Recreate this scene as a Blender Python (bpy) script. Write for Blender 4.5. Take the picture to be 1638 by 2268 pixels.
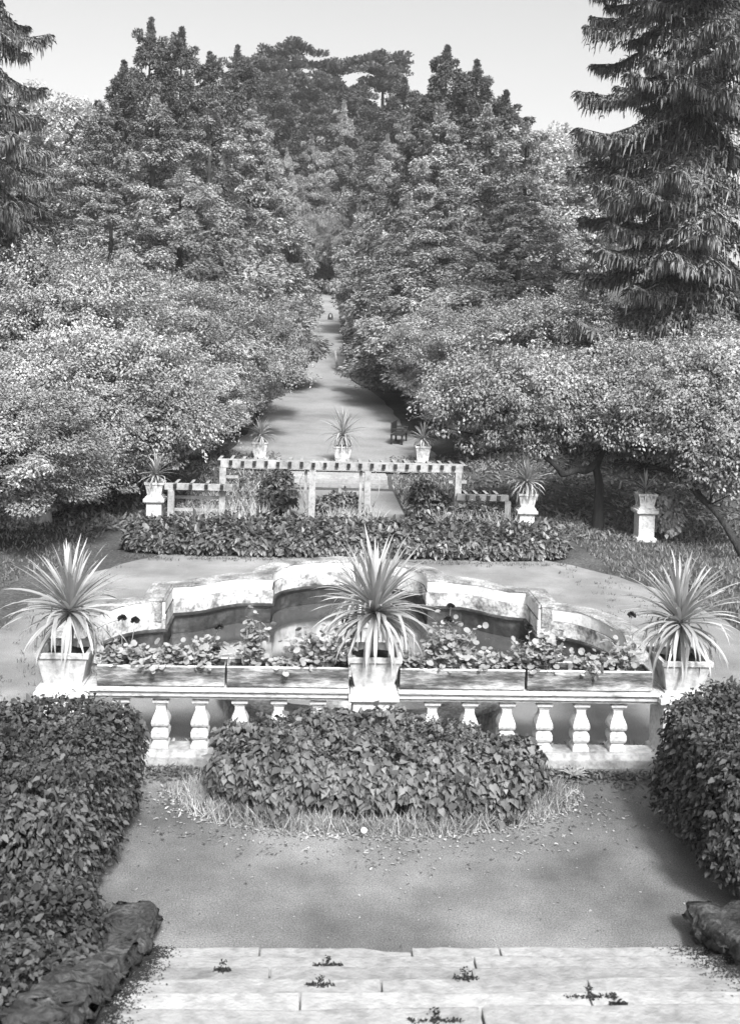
import bpy, bmesh, math, random
import numpy as np
from mathutils import Vector, Matrix

for o in list(bpy.data.objects):
    bpy.data.objects.remove(o)
S = bpy.context.scene
COL = S.collection
R = math.radians

# ------------------------------------------------------------------ camera
CAM_H, CAM_X = 4.6, -0.71
FOC, YH = 2240.0, 750.0            # focal length and horizon in units of a 1638 x 2268 picture
YAW, PITCH, ROLL = R(3.04), R(2.0), 0.030
PPX, PPY = 819.0, YH + FOC * math.tan(PITCH)
_f = Vector((math.sin(YAW) * math.cos(PITCH), math.cos(YAW) * math.cos(PITCH), -math.sin(PITCH)))
_r0 = Vector((math.cos(YAW), -math.sin(YAW), 0))
_u0 = _r0.cross(_f)
_r = _r0 * math.cos(ROLL) + _u0 * math.sin(ROLL)
_u = _u0 * math.cos(ROLL) - _r0 * math.sin(ROLL)
CAM = Vector((CAM_X, 0, CAM_H))
cd = bpy.data.cameras.new('camera')
cam = bpy.data.objects.new('camera', cd)
COL.objects.link(cam)
M4 = Matrix.Identity(4)
for i in range(3):
    M4[i][0], M4[i][1], M4[i][2], M4[i][3] = _r[i], _u[i], -_f[i], CAM[i]
cam.matrix_world = M4
cd.sensor_fit = 'VERTICAL'
cd.sensor_height = 36
cd.sensor_width = 36
cd.lens = FOC / 2268 * 36
cd.shift_y = (PPY - 1134) / 2268
cd.clip_start, cd.clip_end = 0.1, 3000
cd.dof.use_dof = True
cd.dof.focus_distance = 20.0
cd.dof.aperture_fstop = 3.0
S.camera = cam

def ray(xd, yd):
    return _f + _r * ((xd - PPX) / FOC) - _u * ((yd - PPY) / FOC)
def at_y(xd, yd, Y):
    d = ray(xd, yd); return CAM + d * (Y / d.y)
def at_z(xd, yd, z=0.0):
    d = ray(xd, yd); return CAM + d * ((z - CAM_H) / d.z)

# ------------------------------------------------------------------ light
SUN_EL, SUN_AZ = R(46), R(168)      # azimuth clockwise from +Y: behind the camera, to the right
w = bpy.data.worlds.new('World'); S.world = w; w.use_nodes = True
nt = w.node_tree; nt.nodes.clear()
sky = nt.nodes.new('ShaderNodeTexSky'); sky.sky_type = 'NISHITA'; sky.sun_disc = False
sky.sun_elevation = SUN_EL; sky.sun_rotation = SUN_AZ
sky.air_density = 1.0; sky.dust_density = 4.0; sky.ozone_density = 1.0
bw = nt.nodes.new('ShaderNodeRGBToBW')
bg = nt.nodes.new('ShaderNodeBackground'); bg.inputs['Strength'].default_value = 0.13
wo = nt.nodes.new('ShaderNodeOutputWorld')
nt.links.new(sky.outputs[0], bw.inputs[0]); nt.links.new(bw.outputs[0], bg.inputs['Color']); nt.links.new(bg.outputs[0], wo.inputs[0])
sl = bpy.data.lights.new('sun', 'SUN'); sl.energy = 2.9; sl.angle = R(10); sl.color = (1, 1, 1)
so = bpy.data.objects.new('sun', sl); COL.objects.link(so)
sv = Vector((math.sin(SUN_AZ) * math.cos(SUN_EL), math.cos(SUN_AZ) * math.cos(SUN_EL), math.sin(SUN_EL)))
so.rotation_euler = sv.to_track_quat('Z', 'Y').to_euler(); so.location = (8, -8, 20)
S.view_settings.view_transform = 'Standard'; S.view_settings.look = 'None'
S.view_settings.exposure = 1.32; S.view_settings.gamma = 1
S.cycles.max_bounces = 6; S.cycles.diffuse_bounces = 2; S.cycles.transmission_bounces = 2; S.cycles.transparent_max_bounces = 4; S.cycles.caustics_reflective = False; S.cycles.caustics_refractive = False

# ------------------------------------------------------------------ helpers
def smooth(a, b, x):
    t = np.clip((x - a) / (b - a), 0, 1); return t * t * (3 - 2 * t)

def link(name, me, mat=None, parent=None, loc=(0, 0, 0)):
    me.name = name
    o = bpy.data.objects.new(name, me); COL.objects.link(o); o.location = loc
    if mat is not None:
        for m in (mat if isinstance(mat, (list, tuple)) else [mat]): me.materials.append(m)
    if parent is not None: o.parent = parent
    return o

def tag(o, label=None, cat=None, group=None, kind=None):
    if label: o['label'] = label
    if cat: o['category'] = cat
    if group: o['group'] = group
    if kind: o['kind'] = kind
    return o

def thing(name, label, cat, loc=(0, 0, 0), rz=0, group=None):
    o = bpy.data.objects.new(name, None); COL.objects.link(o)
    o.location = loc; o.rotation_euler = (0, 0, rz); o.empty_display_size = 0.2
    return tag(o, label, cat, group)

def copy_tree(o, parent=None):
    c = o.copy(); COL.objects.link(c)
    if parent is not None: c.parent = parent
    for ch in o.children: copy_tree(ch, c)
    return c

class MB:
    """collects shapes as numpy arrays and makes one mesh"""
    def __init__(s): s.v = []; s.f = []; s.n = 0; s.mi = []
    def add(s, V, F, mi=0):
        V = np.asarray(V, dtype=np.float64).reshape(-1, 3)
        s.v.append(V)
        for f in F: s.f.append([i + s.n for i in f]); s.mi.append(mi)
        s.n += len(V); return s
    def box(s, c, d, taper=1.0, rot=None, mi=0):
        x, y, z = [k / 2 for k in d]
        V = np.array([[-x * 1, -y, -z], [x, -y, -z], [x, y, -z], [-x, y, -z], [-x * taper, -y * taper, z], [x * taper, -y * taper, z], [x * taper, y * taper, z], [-x * taper, y * taper, z]])
        if rot is not None: V = V @ np.array(rot).T
        return s.add(V + np.array(c), [(3, 2, 1, 0), (4, 5, 6, 7), (0, 1, 5, 4), (1, 2, 6, 5), (2, 3, 7, 6), (3, 0, 4, 7)], mi)
    def sq(s, prof, c=(0, 0, 0), mi=0):
        """square section 'lathe': list of (half_x, half_y, z)"""
        V = []; F = []
        for hx, hy, z in prof: V += [(-hx, -hy, z), (hx, -hy, z), (hx, hy, z), (-hx, hy, z)]
        n = len(prof)
        for i in range(n - 1):
            for k in range(4): F.append((i * 4 + k, i * 4 + (k + 1) % 4, i * 4 + 4 + (k + 1) % 4, i * 4 + 4 + k))
        F.append((3, 2, 1, 0)); F.append(tuple((n - 1) * 4 + k for k in range(4)))
        return s.add(np.array(V) + np.array(c), F, mi)
    def tube(s, pts, rad, seg=8, mi=0, wob=0.0, rng=None):
        pts = np.asarray(pts, float); n = len(pts)
        rad = np.full(n, rad) if np.isscalar(rad) else np.asarray(rad, float)
        t = np.gradient(pts, axis=0); t /= np.linalg.norm(t, axis=1)[:, None] + 1e-9
        ref = np.array([0.3, 0.9, 0.1]) if abs(t[:, 2]).mean() > 0.6 else np.array([0, 0, 1.0])
        V = []
        for i in range(n):
            a = np.cross(t[i], ref); a /= np.linalg.norm(a) + 1e-9; b = np.cross(t[i], a)
            for k in range(seg):
                an = 2 * math.pi * k / seg
                rr = rad[i] * (1 + (wob * (rng.random() - 0.5) if rng is not None else 0))
                V.append(pts[i] + rr * (math.cos(an) * a + math.sin(an) * b))
        F = []
        for i in range(n - 1):
            for k in range(seg):
                F.append((i * seg + k, i * seg + (k + 1) % seg, (i + 1) * seg + (k + 1) % seg, (i + 1) * seg + k))
        F.append(tuple(range(seg - 1, -1, -1))); F.append(tuple((n - 1) * seg + k for k in range(seg)))
        return s.add(V, F, mi)
    def mesh(s, name='mesh', smooth_=False, bevel=0.0):
        me = bpy.data.meshes.new(name)
        me.from_pydata(np.concatenate(s.v).tolist(), [], s.f)
        if any(s.mi): me.polygons.foreach_set('material_index', s.mi)
        bm = bmesh.new(); bm.from_mesh(me)
        bmesh.ops.recalc_face_normals(bm, faces=bm.faces)
        if bevel > 0:
            ed = [e for e in bm.edges if len(e.link_faces) == 2 and e.calc_face_angle() > 0.35]
            bmesh.ops.bevel(bm, geom=ed, offset=bevel, segments=2, affect='EDGES', profile=0.6, clamp_overlap=True)
        bm.to_mesh(me); bm.free()
        if smooth_:
            me.polygons.foreach_set('use_smooth', [True] * len(me.polygons))
        me.update(); return me
    def build(s, name, mat, parent=None, smooth_=False, bevel=0.0, loc=(0, 0, 0)):
        return link(name, s.mesh(name, smooth_, bevel), mat, parent, loc)

# ---- fast leaf meshes
T_DIAMOND = (np.array([[0, 0, 0], [.45, -.5, .10], [1, 0, -.06], [.45, .5, .10]]), [(0, 1, 2, 3)])
T_LEAF = (np.array([[0, 0, 0], [.3, -.5, .08], [.75, -.3, .05], [1.05, 0, -.12], [.75, .3, .05], [.3, .5, .08], [.5, 0, 0]]),
          [(0, 1, 6), (1, 2, 6), (2, 3, 6), (3, 4, 6), (4, 5, 6), (5, 0, 6)])
T_HEART = (np.array([[0.08, 0, 0], [-.06, -.25, .05], [.1, -.48, .10], [.4, -.45, .10], [.75, -.2, .04], [1.08, 0, -.10], [.75, .2, .04], [.4, .45, .10], [.1, .48, .10], [-.06, .25, .05], [.5, 0, -.02]]),
           [(0, 1, 10), (1, 2, 10), (2, 3, 10), (3, 4, 10), (4, 5, 10), (5, 6, 10), (6, 7, 10), (7, 8, 10), (8, 9, 10), (9, 0, 10)])
T_ROUND = (np.array([[0.05, 0, 0]] + [[.5 - .52 * math.cos(a), .52 * math.sin(a), .10 + .04 * (k % 2)] for k, a in enumerate(np.linspace(.45, 2 * math.pi - .45, 9))] + [[.45, 0, -.02]]),
           [(0, 1, 10)] + [(i, i + 1, 10) for i in range(1, 9)] + [(9, 0, 10)])
T_FAN = (np.array([[0, 0, 0], [.45, -.42, .06], [.62, -.14, .02], [1, -.12, -.14], [.78, .06, .0], [.86, .34, -.05], [.4, .30, .06]]),
         [(0, 1, 2), (0, 2, 3, 4), (0, 4, 5, 6)])
T_HANG = (np.array([[0, -.30, 0], [.5, -.5, .03], [1, -.08, 0], [.85, .15, 0], [.45, .5, -.03], [0, .30, 0]]), [(0, 1, 4, 5), (1, 2, 3, 4)])
T_BLADE = (np.array([[0, -.5, 0], [0, .5, 0], [.55, .36, -.04], [1, 0, -.28], [.55, -.36, -.04]]), [(0, 1, 2, 4), (4, 2, 3)])
T_TUFT = (np.array([[0, -.12, 0], [1, -.4, .2], [1.05, -.2, 0.1], [0, .12, 0], [1, .2, -.2], [1.0, .42, .1], [0, 0, .1], [1.1, .05, .35], [1.0, -.05, -.3]]),
          [(0, 1, 2), (3, 4, 5), (6, 7, 8)])

def scatter(P, D, N, L, W, tm):
    tv, tf = tm
    D = D / (np.linalg.norm(D, axis=1)[:, None] + 1e-9)
    B = np.cross(N, D); B /= np.linalg.norm(B, axis=1)[:, None] + 1e-9
    N2 = np.cross(D, B)
    L = np.broadcast_to(np.asarray(L, float), (len(P),)); W = np.broadcast_to(np.asarray(W, float), (len(P),))
    V = (P[:, None, :] + tv[None, :, 0, None] * (L[:, None] * D)[:, None, :].reshape(len(P), 1, 3)
         + tv[None, :, 1, None] * (W[:, None] * B)[:, None, :] + tv[None, :, 2, None] * (L[:, None] * N2)[:, None, :])
    return V, tf

def leaf_mesh(name, groups):
    """groups: list of (V (n,k,3), faces)"""
    allv = []; loops = []; starts = []; tot = []; off = 0; lo = 0
    for V, tf in groups:
        n, k, _ = V.shape
        allv.append(V.reshape(-1, 3))
        base = off + np.arange(n)[:, None] * k
        for f in tf:
            pass
        ln = sum(len(f) for f in tf)
        flat = np.concatenate([np.array(f) for f in tf])
        loops.append((base + flat[None, :]).ravel())
        szs = np.array([len(f) for f in tf]); st = np.concatenate([[0], np.cumsum(szs)[:-1]])
        starts.append((lo + np.arange(n)[:, None] * ln + st[None, :]).ravel())
        tot.append(np.tile(szs, n))
        off += n * k; lo += n * ln
    allv = np.concatenate(allv); loops = np.concatenate(loops); starts = np.concatenate(starts); tot = np.concatenate(tot)
    me = bpy.data.meshes.new(name)
    me.vertices.add(len(allv)); me.vertices.foreach_set('co', allv.astype(np.float32).ravel())
    me.loops.add(len(loops)); me.loops.foreach_set('vertex_index', loops.astype(np.int32))
    me.polygons.add(len(starts)); me.polygons.foreach_set('loop_start', starts.astype(np.int32)); me.polygons.foreach_set('loop_total', tot.astype(np.int32))
    me.update(calc_edges=True); me.validate()
    return me

def rdir(rng, n):
    d = rng.normal(size=(n, 3)); return d / np.linalg.norm(d, axis=1)[:, None]

# ------------------------------------------------------------------ materials (all grey: a black and white picture)
def nodes(name):
    m = bpy.data.materials.new(name); m.use_nodes = True
    t = m.node_tree; b = t.nodes['Principled BSDF']; return m, t, b

def grey(v): return (v, v, v, 1)

def m_surface(name, stops, scale=4.0, rough=0.85, bump=0.3, bscale=40.0, detail=8, stretch=(1, 1, 1), spec=0.3, second=None, dist=0.02):
    """noise -> colour ramp of greys, with a second fine noise and bump"""
    m, t, b = nodes(name)
    tc = t.nodes.new('ShaderNodeTexCoord'); mp = t.nodes.new('ShaderNodeMapping'); mp.inputs['Scale'].default_value = stretch
    t.links.new(tc.outputs['Object'], mp.inputs[0])
    n1 = t.nodes.new('ShaderNodeTexNoise'); n1.inputs['Scale'].default_value = scale; n1.inputs['Detail'].default_value = detail; n1.inputs['Roughness'].default_value = 0.62
    t.links.new(mp.outputs[0], n1.inputs['Vector'])
    cr = t.nodes.new('ShaderNodeValToRGB')
    while len(cr.color_ramp.elements) < len(stops): cr.color_ramp.elements.new(0.5)
    for e, (p, v) in zip(cr.color_ramp.elements, stops): e.position = p; e.color = grey(v)
    t.links.new(n1.outputs['Fac'], cr.inputs[0])
    out = cr.outputs[0]
    if second:
        sc, lo, hi, p0, p1 = second
        n2 = t.nodes.new('ShaderNodeTexNoise'); n2.inputs['Scale'].default_value = sc; n2.inputs['Detail'].default_value = 5
        t.links.new(mp.outputs[0], n2.inputs['Vector'])
        mr = t.nodes.new('ShaderNodeMapRange'); mr.inputs[1].default_value = p0; mr.inputs[2].default_value = p1; mr.inputs[3].default_value = lo; mr.inputs[4].default_value = hi
        t.links.new(n2.outputs['Fac'], mr.inputs[0])
        mx = t.nodes.new('ShaderNodeMix'); mx.data_type = 'RGBA'; mx.blend_type = 'MULTIPLY'; mx.inputs[0].default_value = 1
        t.links.new(out, mx.inputs[6]); t.links.new(mr.outputs[0], mx.inputs[7]); out = mx.outputs[2]
    t.links.new(out, b.inputs['Base Color'])
    b.inputs['Roughness'].default_value = rough; b.inputs['Specular IOR Level'].default_value = spec
    if bump:
        n3 = t.nodes.new('ShaderNodeTexNoise'); n3.inputs['Scale'].default_value = bscale; n3.inputs['Detail'].default_value = 6
        t.links.new(mp.outputs[0], n3.inputs['Vector'])
        bp = t.nodes.new('ShaderNodeBump'); bp.inputs['Strength'].default_value = bump; bp.inputs['Distance'].default_value = dist
        t.links.new(n3.outputs['Fac'], bp.inputs['Height']); t.links.new(bp.outputs[0], b.inputs['Normal'])
    return m

def vary_by_object(m, lo, hi):
    t = m.node_tree; b = t.nodes['Principled BSDF']; src = b.inputs['Base Color'].links[0].from_socket
    oi = t.nodes.new('ShaderNodeObjectInfo'); mr = t.nodes.new('ShaderNodeMapRange'); mr.inputs[3].default_value = lo; mr.inputs[4].default_value = hi
    mx = t.nodes.new('ShaderNodeMix'); mx.data_type = 'RGBA'; mx.blend_type = 'MULTIPLY'; mx.inputs[0].default_value = 1
    t.links.new(oi.outputs['Random'], mr.inputs[0]); t.links.new(src, mx.inputs[6]); t.links.new(mr.outputs[0], mx.inputs[7]); t.links.new(mx.outputs[2], b.inputs['Base Color'])

def m_leaf(name, lo, hi, trans=0.25, rough=0.45, clump=0.35, spec=0.4, cscale=0.8):
    m, t, b = nodes(name)
    g = t.nodes.new('ShaderNodeNewGeometry')
    mr = t.nodes.new('ShaderNodeMapRange'); mr.inputs[3].default_value = lo; mr.inputs[4].default_value = hi
    t.links.new(g.outputs['Random Per Island'], mr.inputs[0])
    n = t.nodes.new('ShaderNodeTexNoise'); n.inputs['Scale'].default_value = cscale; n.inputs['Detail'].default_value = 3
    t.links.new(g.outputs['Position'], n.inputs['Vector'])
    m2 = t.nodes.new('ShaderNodeMapRange'); m2.inputs[1].default_value = 0.3; m2.inputs[2].default_value = 0.7; m2.inputs[3].default_value = 1 - clump; m2.inputs[4].default_value = 1 + clump
    t.links.new(n.outputs['Fac'], m2.inputs[0])
    mu = t.nodes.new('ShaderNodeMath'); mu.operation = 'MULTIPLY'
    t.links.new(mr.outputs[0], mu.inputs[0]); t.links.new(m2.outputs[0], mu.inputs[1])
    t.links.new(mu.outputs[0], b.inputs['Base Color'])
    b.inputs['Roughness'].default_value = rough; b.inputs['Specular IOR Level'].default_value = spec
    tr = t.nodes.new('ShaderNodeBsdfTranslucent'); t.links.new(mu.outputs[0], tr.inputs['Color'])
    mx = t.nodes.new('ShaderNodeMixShader'); mx.inputs[0].default_value = trans
    out = t.nodes['Material Output']
    t.links.new(b.outputs[0], mx.inputs[1]); t.links.new(tr.outputs[0], mx.inputs[2]); t.links.new(mx.outputs[0], out.inputs['Surface'])
    return m

MAT = {}
MAT['gravel'] = m_surface('gravel', [(.32, .075), (.5, .135), (.68, .215)], 0.75, .95, .5, 90, second=(80, .55, 1.4, .33, .67), dist=.008)
MAT['pale_gravel'] = m_surface('pale_gravel', [(.32, .12), (.5, .19), (.68, .28)], 0.6, .95, .5, 90, second=(80, .6, 1.35, .33, .67), dist=.008)
MAT['path'] = m_surface('path_gravel', [(.3, .14), (.5, .22), (.75, .29)], 0.3, .95, .3, 30, second=(14, .85, 1.12, .35, .65))
MAT['earth'] = m_surface('earth', [(.3, .035), (.5, .06), (.75, .11)], 0.6, .95, .8, 14, second=(20, .6, 1.4, .35, .65), dist=.05)
MAT['soil'] = m_surface('soil', [(.3, .012), (.7, .04)], 14, .95, .8, 60)
MAT['white'] = m_surface('white_paint', [(.30, .28), (.42, .47), (.7, .57)], 3.6, .7, .3, 30, second=(22, .7, 1.03, .33, .52))
MAT['rail'] = m_surface('white_rail_paint', [(.32, .18), (.45, .43), (.7, .54)], 4.0, .7, .3, 30, stretch=(.5, 1, 2.0), second=(24, .6, 1.05, .34, .5))
MAT['plaster'] = m_surface('stained_plaster', [(.34, .07), (.44, .26), (.52, .48), (.7, .60)], 3.2, .85, .5, 26, second=(16, .55, 1.08, .34, .55))
MAT['coping'] = m_surface('weathered_coping', [(.32, .08), (.5, .22), (.68, .42)], 2.4, .95, .9, 34, second=(28, .6, 1.15, .35, .6))
MAT['fascia'] = m_surface('whitewashed_band', [(.30, .34), (.40, .56), (.7, .66)], 2.2, .8, .3, 26, second=(20, .8, 1.03, .3, .5))
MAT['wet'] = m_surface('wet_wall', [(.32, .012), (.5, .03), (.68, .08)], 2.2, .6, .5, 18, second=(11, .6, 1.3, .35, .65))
MAT['plinth'] = m_surface('dirty_white_plinth', [(.34, .13), (.48, .28), (.7, .42)], 3.0, .9, .5, 24, second=(16, .7, 1.05, .34, .55))
MAT['step'] = m_surface('step_stone', [(.26, .15), (.42, .28), (.7, .35)], 2.2, .8, .5, 40, stretch=(.8, 1, 1), second=(14, .72, 1.06, .3, .58)); vary_by_object(MAT['step'], .68, 1.1)
MAT['roughstone'] = m_surface('rough_stone', [(.3, .03), (.5, .07), (.7, .16)], 3.0, .95, 1.0, 16, second=(22, .6, 1.25, .35, .65), dist=.06)
MAT['wood_white'] = m_surface('weathered_white_wood', [(.30, .10), (.45, .24), (.7, .36)], 5.0, .8, .4, 26, stretch=(.5, 1, .5), second=(30, .7, 1.05, .32, .5))
MAT['wood_grey'] = m_surface('stained_trough_wood', [(.34, .03), (.45, .10), (.55, .26), (.68, .46)], 3.2, .75, .5, 30, stretch=(.7, 1, 3.0), second=(18, .7, 1.15, .35, .6))
MAT['rim'] = m_surface('pale_worn_rim', [(.3, .4), (.5, .7)], 6, .8, .3, 30)
MAT['wood_worn'] = m_surface('bare_worn_wood', [(.3, .05), (.5, .10), (.7, .2)], 5, .9, .4, 26, stretch=(.5, 1, .5))
MAT['wood_dark'] = m_surface('dark_end_wood', [(.3, .01), (.7, .03)], 8, .9, .4, 30)
MAT['bark'] = m_surface('bark', [(.3, .012), (.6, .04)], 4, .95, 1.0, 18, stretch=(1, 1, .25), dist=.05)
MAT['bark_pale'] = m_surface('pale_bark', [(.3, .14), (.6, .36)], 4, .95, 1.0, 18, stretch=(1, 1, .25), dist=.05)
MAT['dead'] = m_surface('dead_stem', [(.3, .05), (.7, .14)], 10, .95, .4, 40, stretch=(1, 1, .3))
MAT['flower_dark'] = m_surface('dark_petal', [(.3, .008), (.7, .03)], 20, .7, .2, 40)
MAT['flower_pale'] = m_surface('pale_petal', [(.3, .6), (.7, .8)], 20, .7, .1, 40)
MAT['debris'] = m_leaf('litter', .04, .36, .1, .7, .2)
MAT['cord'] = m_leaf('strap_leaf', .24, .45, .22, .38, .12, .5, 3)
MAT['ger'] = m_leaf('geranium_leaf', .19, .34, .2, .6, .3, .2, 4)
MAT['heart'] = m_leaf('heart_leaf', .05, .17, .1, .55, .3, .25, 3)
MAT['hedge'] = m_leaf('hedge_leaf', .025, .105, .1, .65, .4, .15, 2)
MAT['lowhedge'] = m_leaf('low_hedge_leaf', .035, .15, .12, .42, .3, .5, 1.5)
MAT['grass'] = m_leaf('grass_blade', .18, .45, .25, .5, .3, .3, 2)
MAT['pale_grass'] = m_leaf('feathery_grass', .30, .55, .25, .6, .2, .2, 2)
MAT['turf'] = m_leaf('turf_blade', .07, .22, .25, .6, .3, .3, .7)
MAT['decid'] = m_leaf('broad_leaf', .15, .33, .12, .6, .4, .2, .5)
MAT['decid_pale'] = m_leaf('pale_broad_leaf', .20, .40, .12, .6, .4, .2, .5)
MAT['thuja'] = m_leaf('arborvitae_spray', .16, .36, .08, .65, .45, .15, .3)
MAT['thuja_dark'] = m_leaf('cypress_spray', .045, .13, .08, .55, .3, .3, .35)
MAT['spruce'] = m_leaf('spruce_twig', .08, .23, .08, .6, .35, .15, .35)
MAT['pine'] = m_leaf('pine_tuft', .06, .15, .12, .6, .3, .25, .3)
MAT['far'] = m_leaf('hazed_leaf', .3, .5, .25, .6, .2, .2, .2)  # distance haze put into the leaf colour as a paler grey

m, t, b = nodes('water'); b.inputs['Base Color'].default_value = grey(.10); b.inputs['Roughness'].default_value = .10; b.inputs['IOR'].default_value = 8.0
nz = t.nodes.new('ShaderNodeTexNoise'); nz.inputs['Scale'].default_value = 3; bp = t.nodes.new('ShaderNodeBump'); bp.inputs['Strength'].default_value = .05; bp.inputs['Distance'].default_value = .02
t.links.new(nz.outputs['Fac'], bp.inputs['Height']); t.links.new(bp.outputs[0], b.inputs['Normal'])
MAT['water'] = m

# ------------------------------------------------------------------ terrain
PY = np.array([-500, 30.8, 32.1, 45, 56, 62, 66, 75, 110, 150, 200, 300, 3000]); PZ = np.array([0, 0, .3, .55, 1.2, 1.75, 2.2, 3.35, 8.2, 13.5, 18, 22, 24.0])
def T(x, y):
    x = np.asarray(x, float); y = np.asarray(y, float)
    p = np.interp(y, PY, PZ)
    bank = 0.9 * smooth(3.0, 9.0, np.abs(x)) * smooth(24, 33, y)
    return p + bank
# pool plan, right half from the back apex to the front apex
POOL_Y = 14.9
half = []
for a in np.linspace(0, 1, 15): half.append((1.38 * math.sin(a * math.pi / 2), 18.3 + 1.0 * math.cos(a * math.pi / 2)))
half += [(1.38, 17.85), (1.7, 17.85), (2.0, 17.80), (2.25, 17.62), (2.5, 17.36), (2.75, 17.2), (3.02, 17.12), (3.02, 16.2)]
for a in np.linspace(0.06, 1, 18): half.append((3.02 + .95 * math.sin(a * math.pi), 14.85 + 1.33 * math.cos(a * math.pi)))
half += [(2.2, 13.5), (1.4, 13.45), (1.4, 12.5)]
for a in np.linspace(0.06, 1, 12): half.append((1.40 * math.cos(a * math.pi / 2), 12.45 - 0.95 * math.sin(a * math.pi / 2)))
outline = np.array(half + [(-x, y) for x, y in half[-2:0:-1]])      # closed, clockwise seen from above

def offset_loop(P, o):
    n = len(P); out = []
    for i in range(n):
        a, b_, c = P[i - 1], P[i], P[(i + 1) % n]
        t1 = (b_ - a) / np.linalg.norm(b_ - a); t2 = (c - b_) / np.linalg.norm(c - b_)
        n1 = np.array([-t1[1], t1[0]]); n2 = np.array([-t2[1], t2[0]])
        m_ = n1 + n2; m_ /= np.linalg.norm(m_) + 1e-9
        out.append(b_ + m_ * (o / max(0.6, m_.dot(n1))))
    return np.array(out)

def inside_pool(x, y):
    return ((x / 4.1) ** 2 + ((y - 15.3) / 4.2) ** 2) < 1.0

xs = np.concatenate([np.array([-900, -400, -200, -120, -80]), np.arange(-60, 60.5, 1.0), np.array([80, 120, 200, 400, 900])])
ys = np.concatenate([np.array([-300, -100, -40, -15]), np.arange(-6, 130, 1.0), np.array([140, 160, 200, 300, 500, 900, 1500])])
XX, YY = np.meshgrid(xs, ys)
ZZ = T(XX, YY) - 0.012
rngt = np.random.default_rng(3)
ZZ = ZZ + np.where((YY > 25) & (np.abs(XX) > 4), rngt.normal(size=XX.shape) * .04, 0)
ZZ = np.where(inside_pool(XX, YY), -1.3, ZZ)
mb = MB(); nx = len(xs)
F = [(j * nx + i, j * nx + i + 1, (j + 1) * nx + i + 1, (j + 1) * nx + i) for j in range(len(ys) - 1) for i in range(nx - 1)]
me = bpy.data.meshes.new('ground'); me.from_pydata(np.stack([XX, YY, ZZ], -1).reshape(-1, 3).tolist(), [], F)
tag(link('ground', me, MAT['earth']), kind='structure')

# gravel terrace with a hole for the pool
def gravel_edge():
    rng = np.random.default_rng(5); P = []
    for a in np.linspace(0, 2 * math.pi, 90, endpoint=False):
        x, y = 6.3 * math.cos(a), 16.3 + 6.6 * math.sin(a)
        if y < 13: x = math.copysign(max(abs(x), 6.3), x) if abs(x) > .5 else x
        P.append((x + rng.normal() * .05, y + rng.normal() * .05))
    return P
front = [(-5.3, 6.2)] + [(-5.4 + .06 * math.sin(k * 3.1), y) for k, y in enumerate(np.linspace(7, 10.9, 6))] + [(6.3 + .06 * math.sin(k * 2.7), y) for k, y in enumerate(np.linspace(10.9, 7, 6))] + [(6.2, 6.2)]
pts = [(-5.4 + .06 * math.sin(k * 3.1), y) for k, y in enumerate(np.linspace(10.904, 16.3, 10))]
pts += [((-5.4 if math.cos(a) > 0 else -6.3) * math.cos(a) + .05 * math.sin(a * 37), 16.3 + 6.6 * math.sin(a)) for a in np.linspace(.05, math.pi - .05, 50)]
pts += [(6.3 + .06 * math.sin(k * 2.7), y) for k, y in enumerate(np.linspace(16.3, 10.904, 10))]
bm = bmesh.new()
def loop_edges(bm, P, z):
    vs = [bm.verts.new((p[0], p[1], z)) for p in P]
    return [bm.edges.new((vs[i], vs[(i + 1) % len(vs)])) for i in range(len(vs))]
ed = loop_edges(bm, pts, 0.0) + loop_edges(bm, offset_loop(outline, .2), 0.0)
bmesh.ops.triangle_fill(bm, edges=ed, use_beauty=True)
me = bpy.data.meshes.new('gravel_court'); bm.to_mesh(me); bm.free()
tag(link('gravel_court', me, MAT['pale_gravel']), kind='structure')
bm = bmesh.new(); bmesh.ops.triangle_fill(bm, edges=loop_edges(bm, front, 0.0), use_beauty=True)
me = bpy.data.meshes.new('gravel_terrace'); bm.to_mesh(me); bm.free()
tag(link('gravel_terrace', me, MAT['gravel']), kind='structure')

# path beyond the pergola: wide court narrowing to the climbing walk
PW = [(32.2, 3.2), (36, 3.7), (40, 3.6), (46, 3.3), (52, 3.2), (57, 2.9), (60, 2.3), (63, 1.6), (66, 1.42), (75, 1.4), (95, 1.38), (118, 1.36), (140, 1.36)]
mb = MB(); V = []; yy = np.arange(32.2, 121.01, .8); pw = np.interp(yy, [p[0] for p in PW], [p[1] for p in PW])
for y, wd in zip(yy, pw):
    for k in range(9):
        x = -wd + 2 * wd * k / 8
        V.append((x + .06 * math.sin(y * 1.7 + k), y, T(x, y) + .04))
F = [(j * 9 + i, j * 9 + i + 1, (j + 1) * 9 + i + 1, (j + 1) * 9 + i) for j in range(len(yy) - 1) for i in range(8)]
tag(mb.add(V, F).build('path', MAT['path'], None, True), kind='structure')
# small lawns beside the start of the walk, with a low dark kerb
for s in (1, -1):
    V = []; F = []
    arc = [(1.5, 66.5), (1.5, 63.5), (1.9, 61.5), (2.8, 59.5), (4.2, 58.2), (6.5, 57.6), (9, 57.5), (9, 66.5)]
    mbk = MB(); n = len(arc)
    low = [(s * x, y, T(s * x, y) - .02) for x, y in arc]; hi = [(s * x, y, T(s * x, y) + .12) for x, y in arc]
    mbk.add(low + hi, [tuple(range(n, 2 * n))] + [(i, (i + 1) % n, n + (i + 1) % n, n + i) for i in range(n)])
    tag(mbk.build('lawn', MAT['earth'], None), kind='structure')

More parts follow.
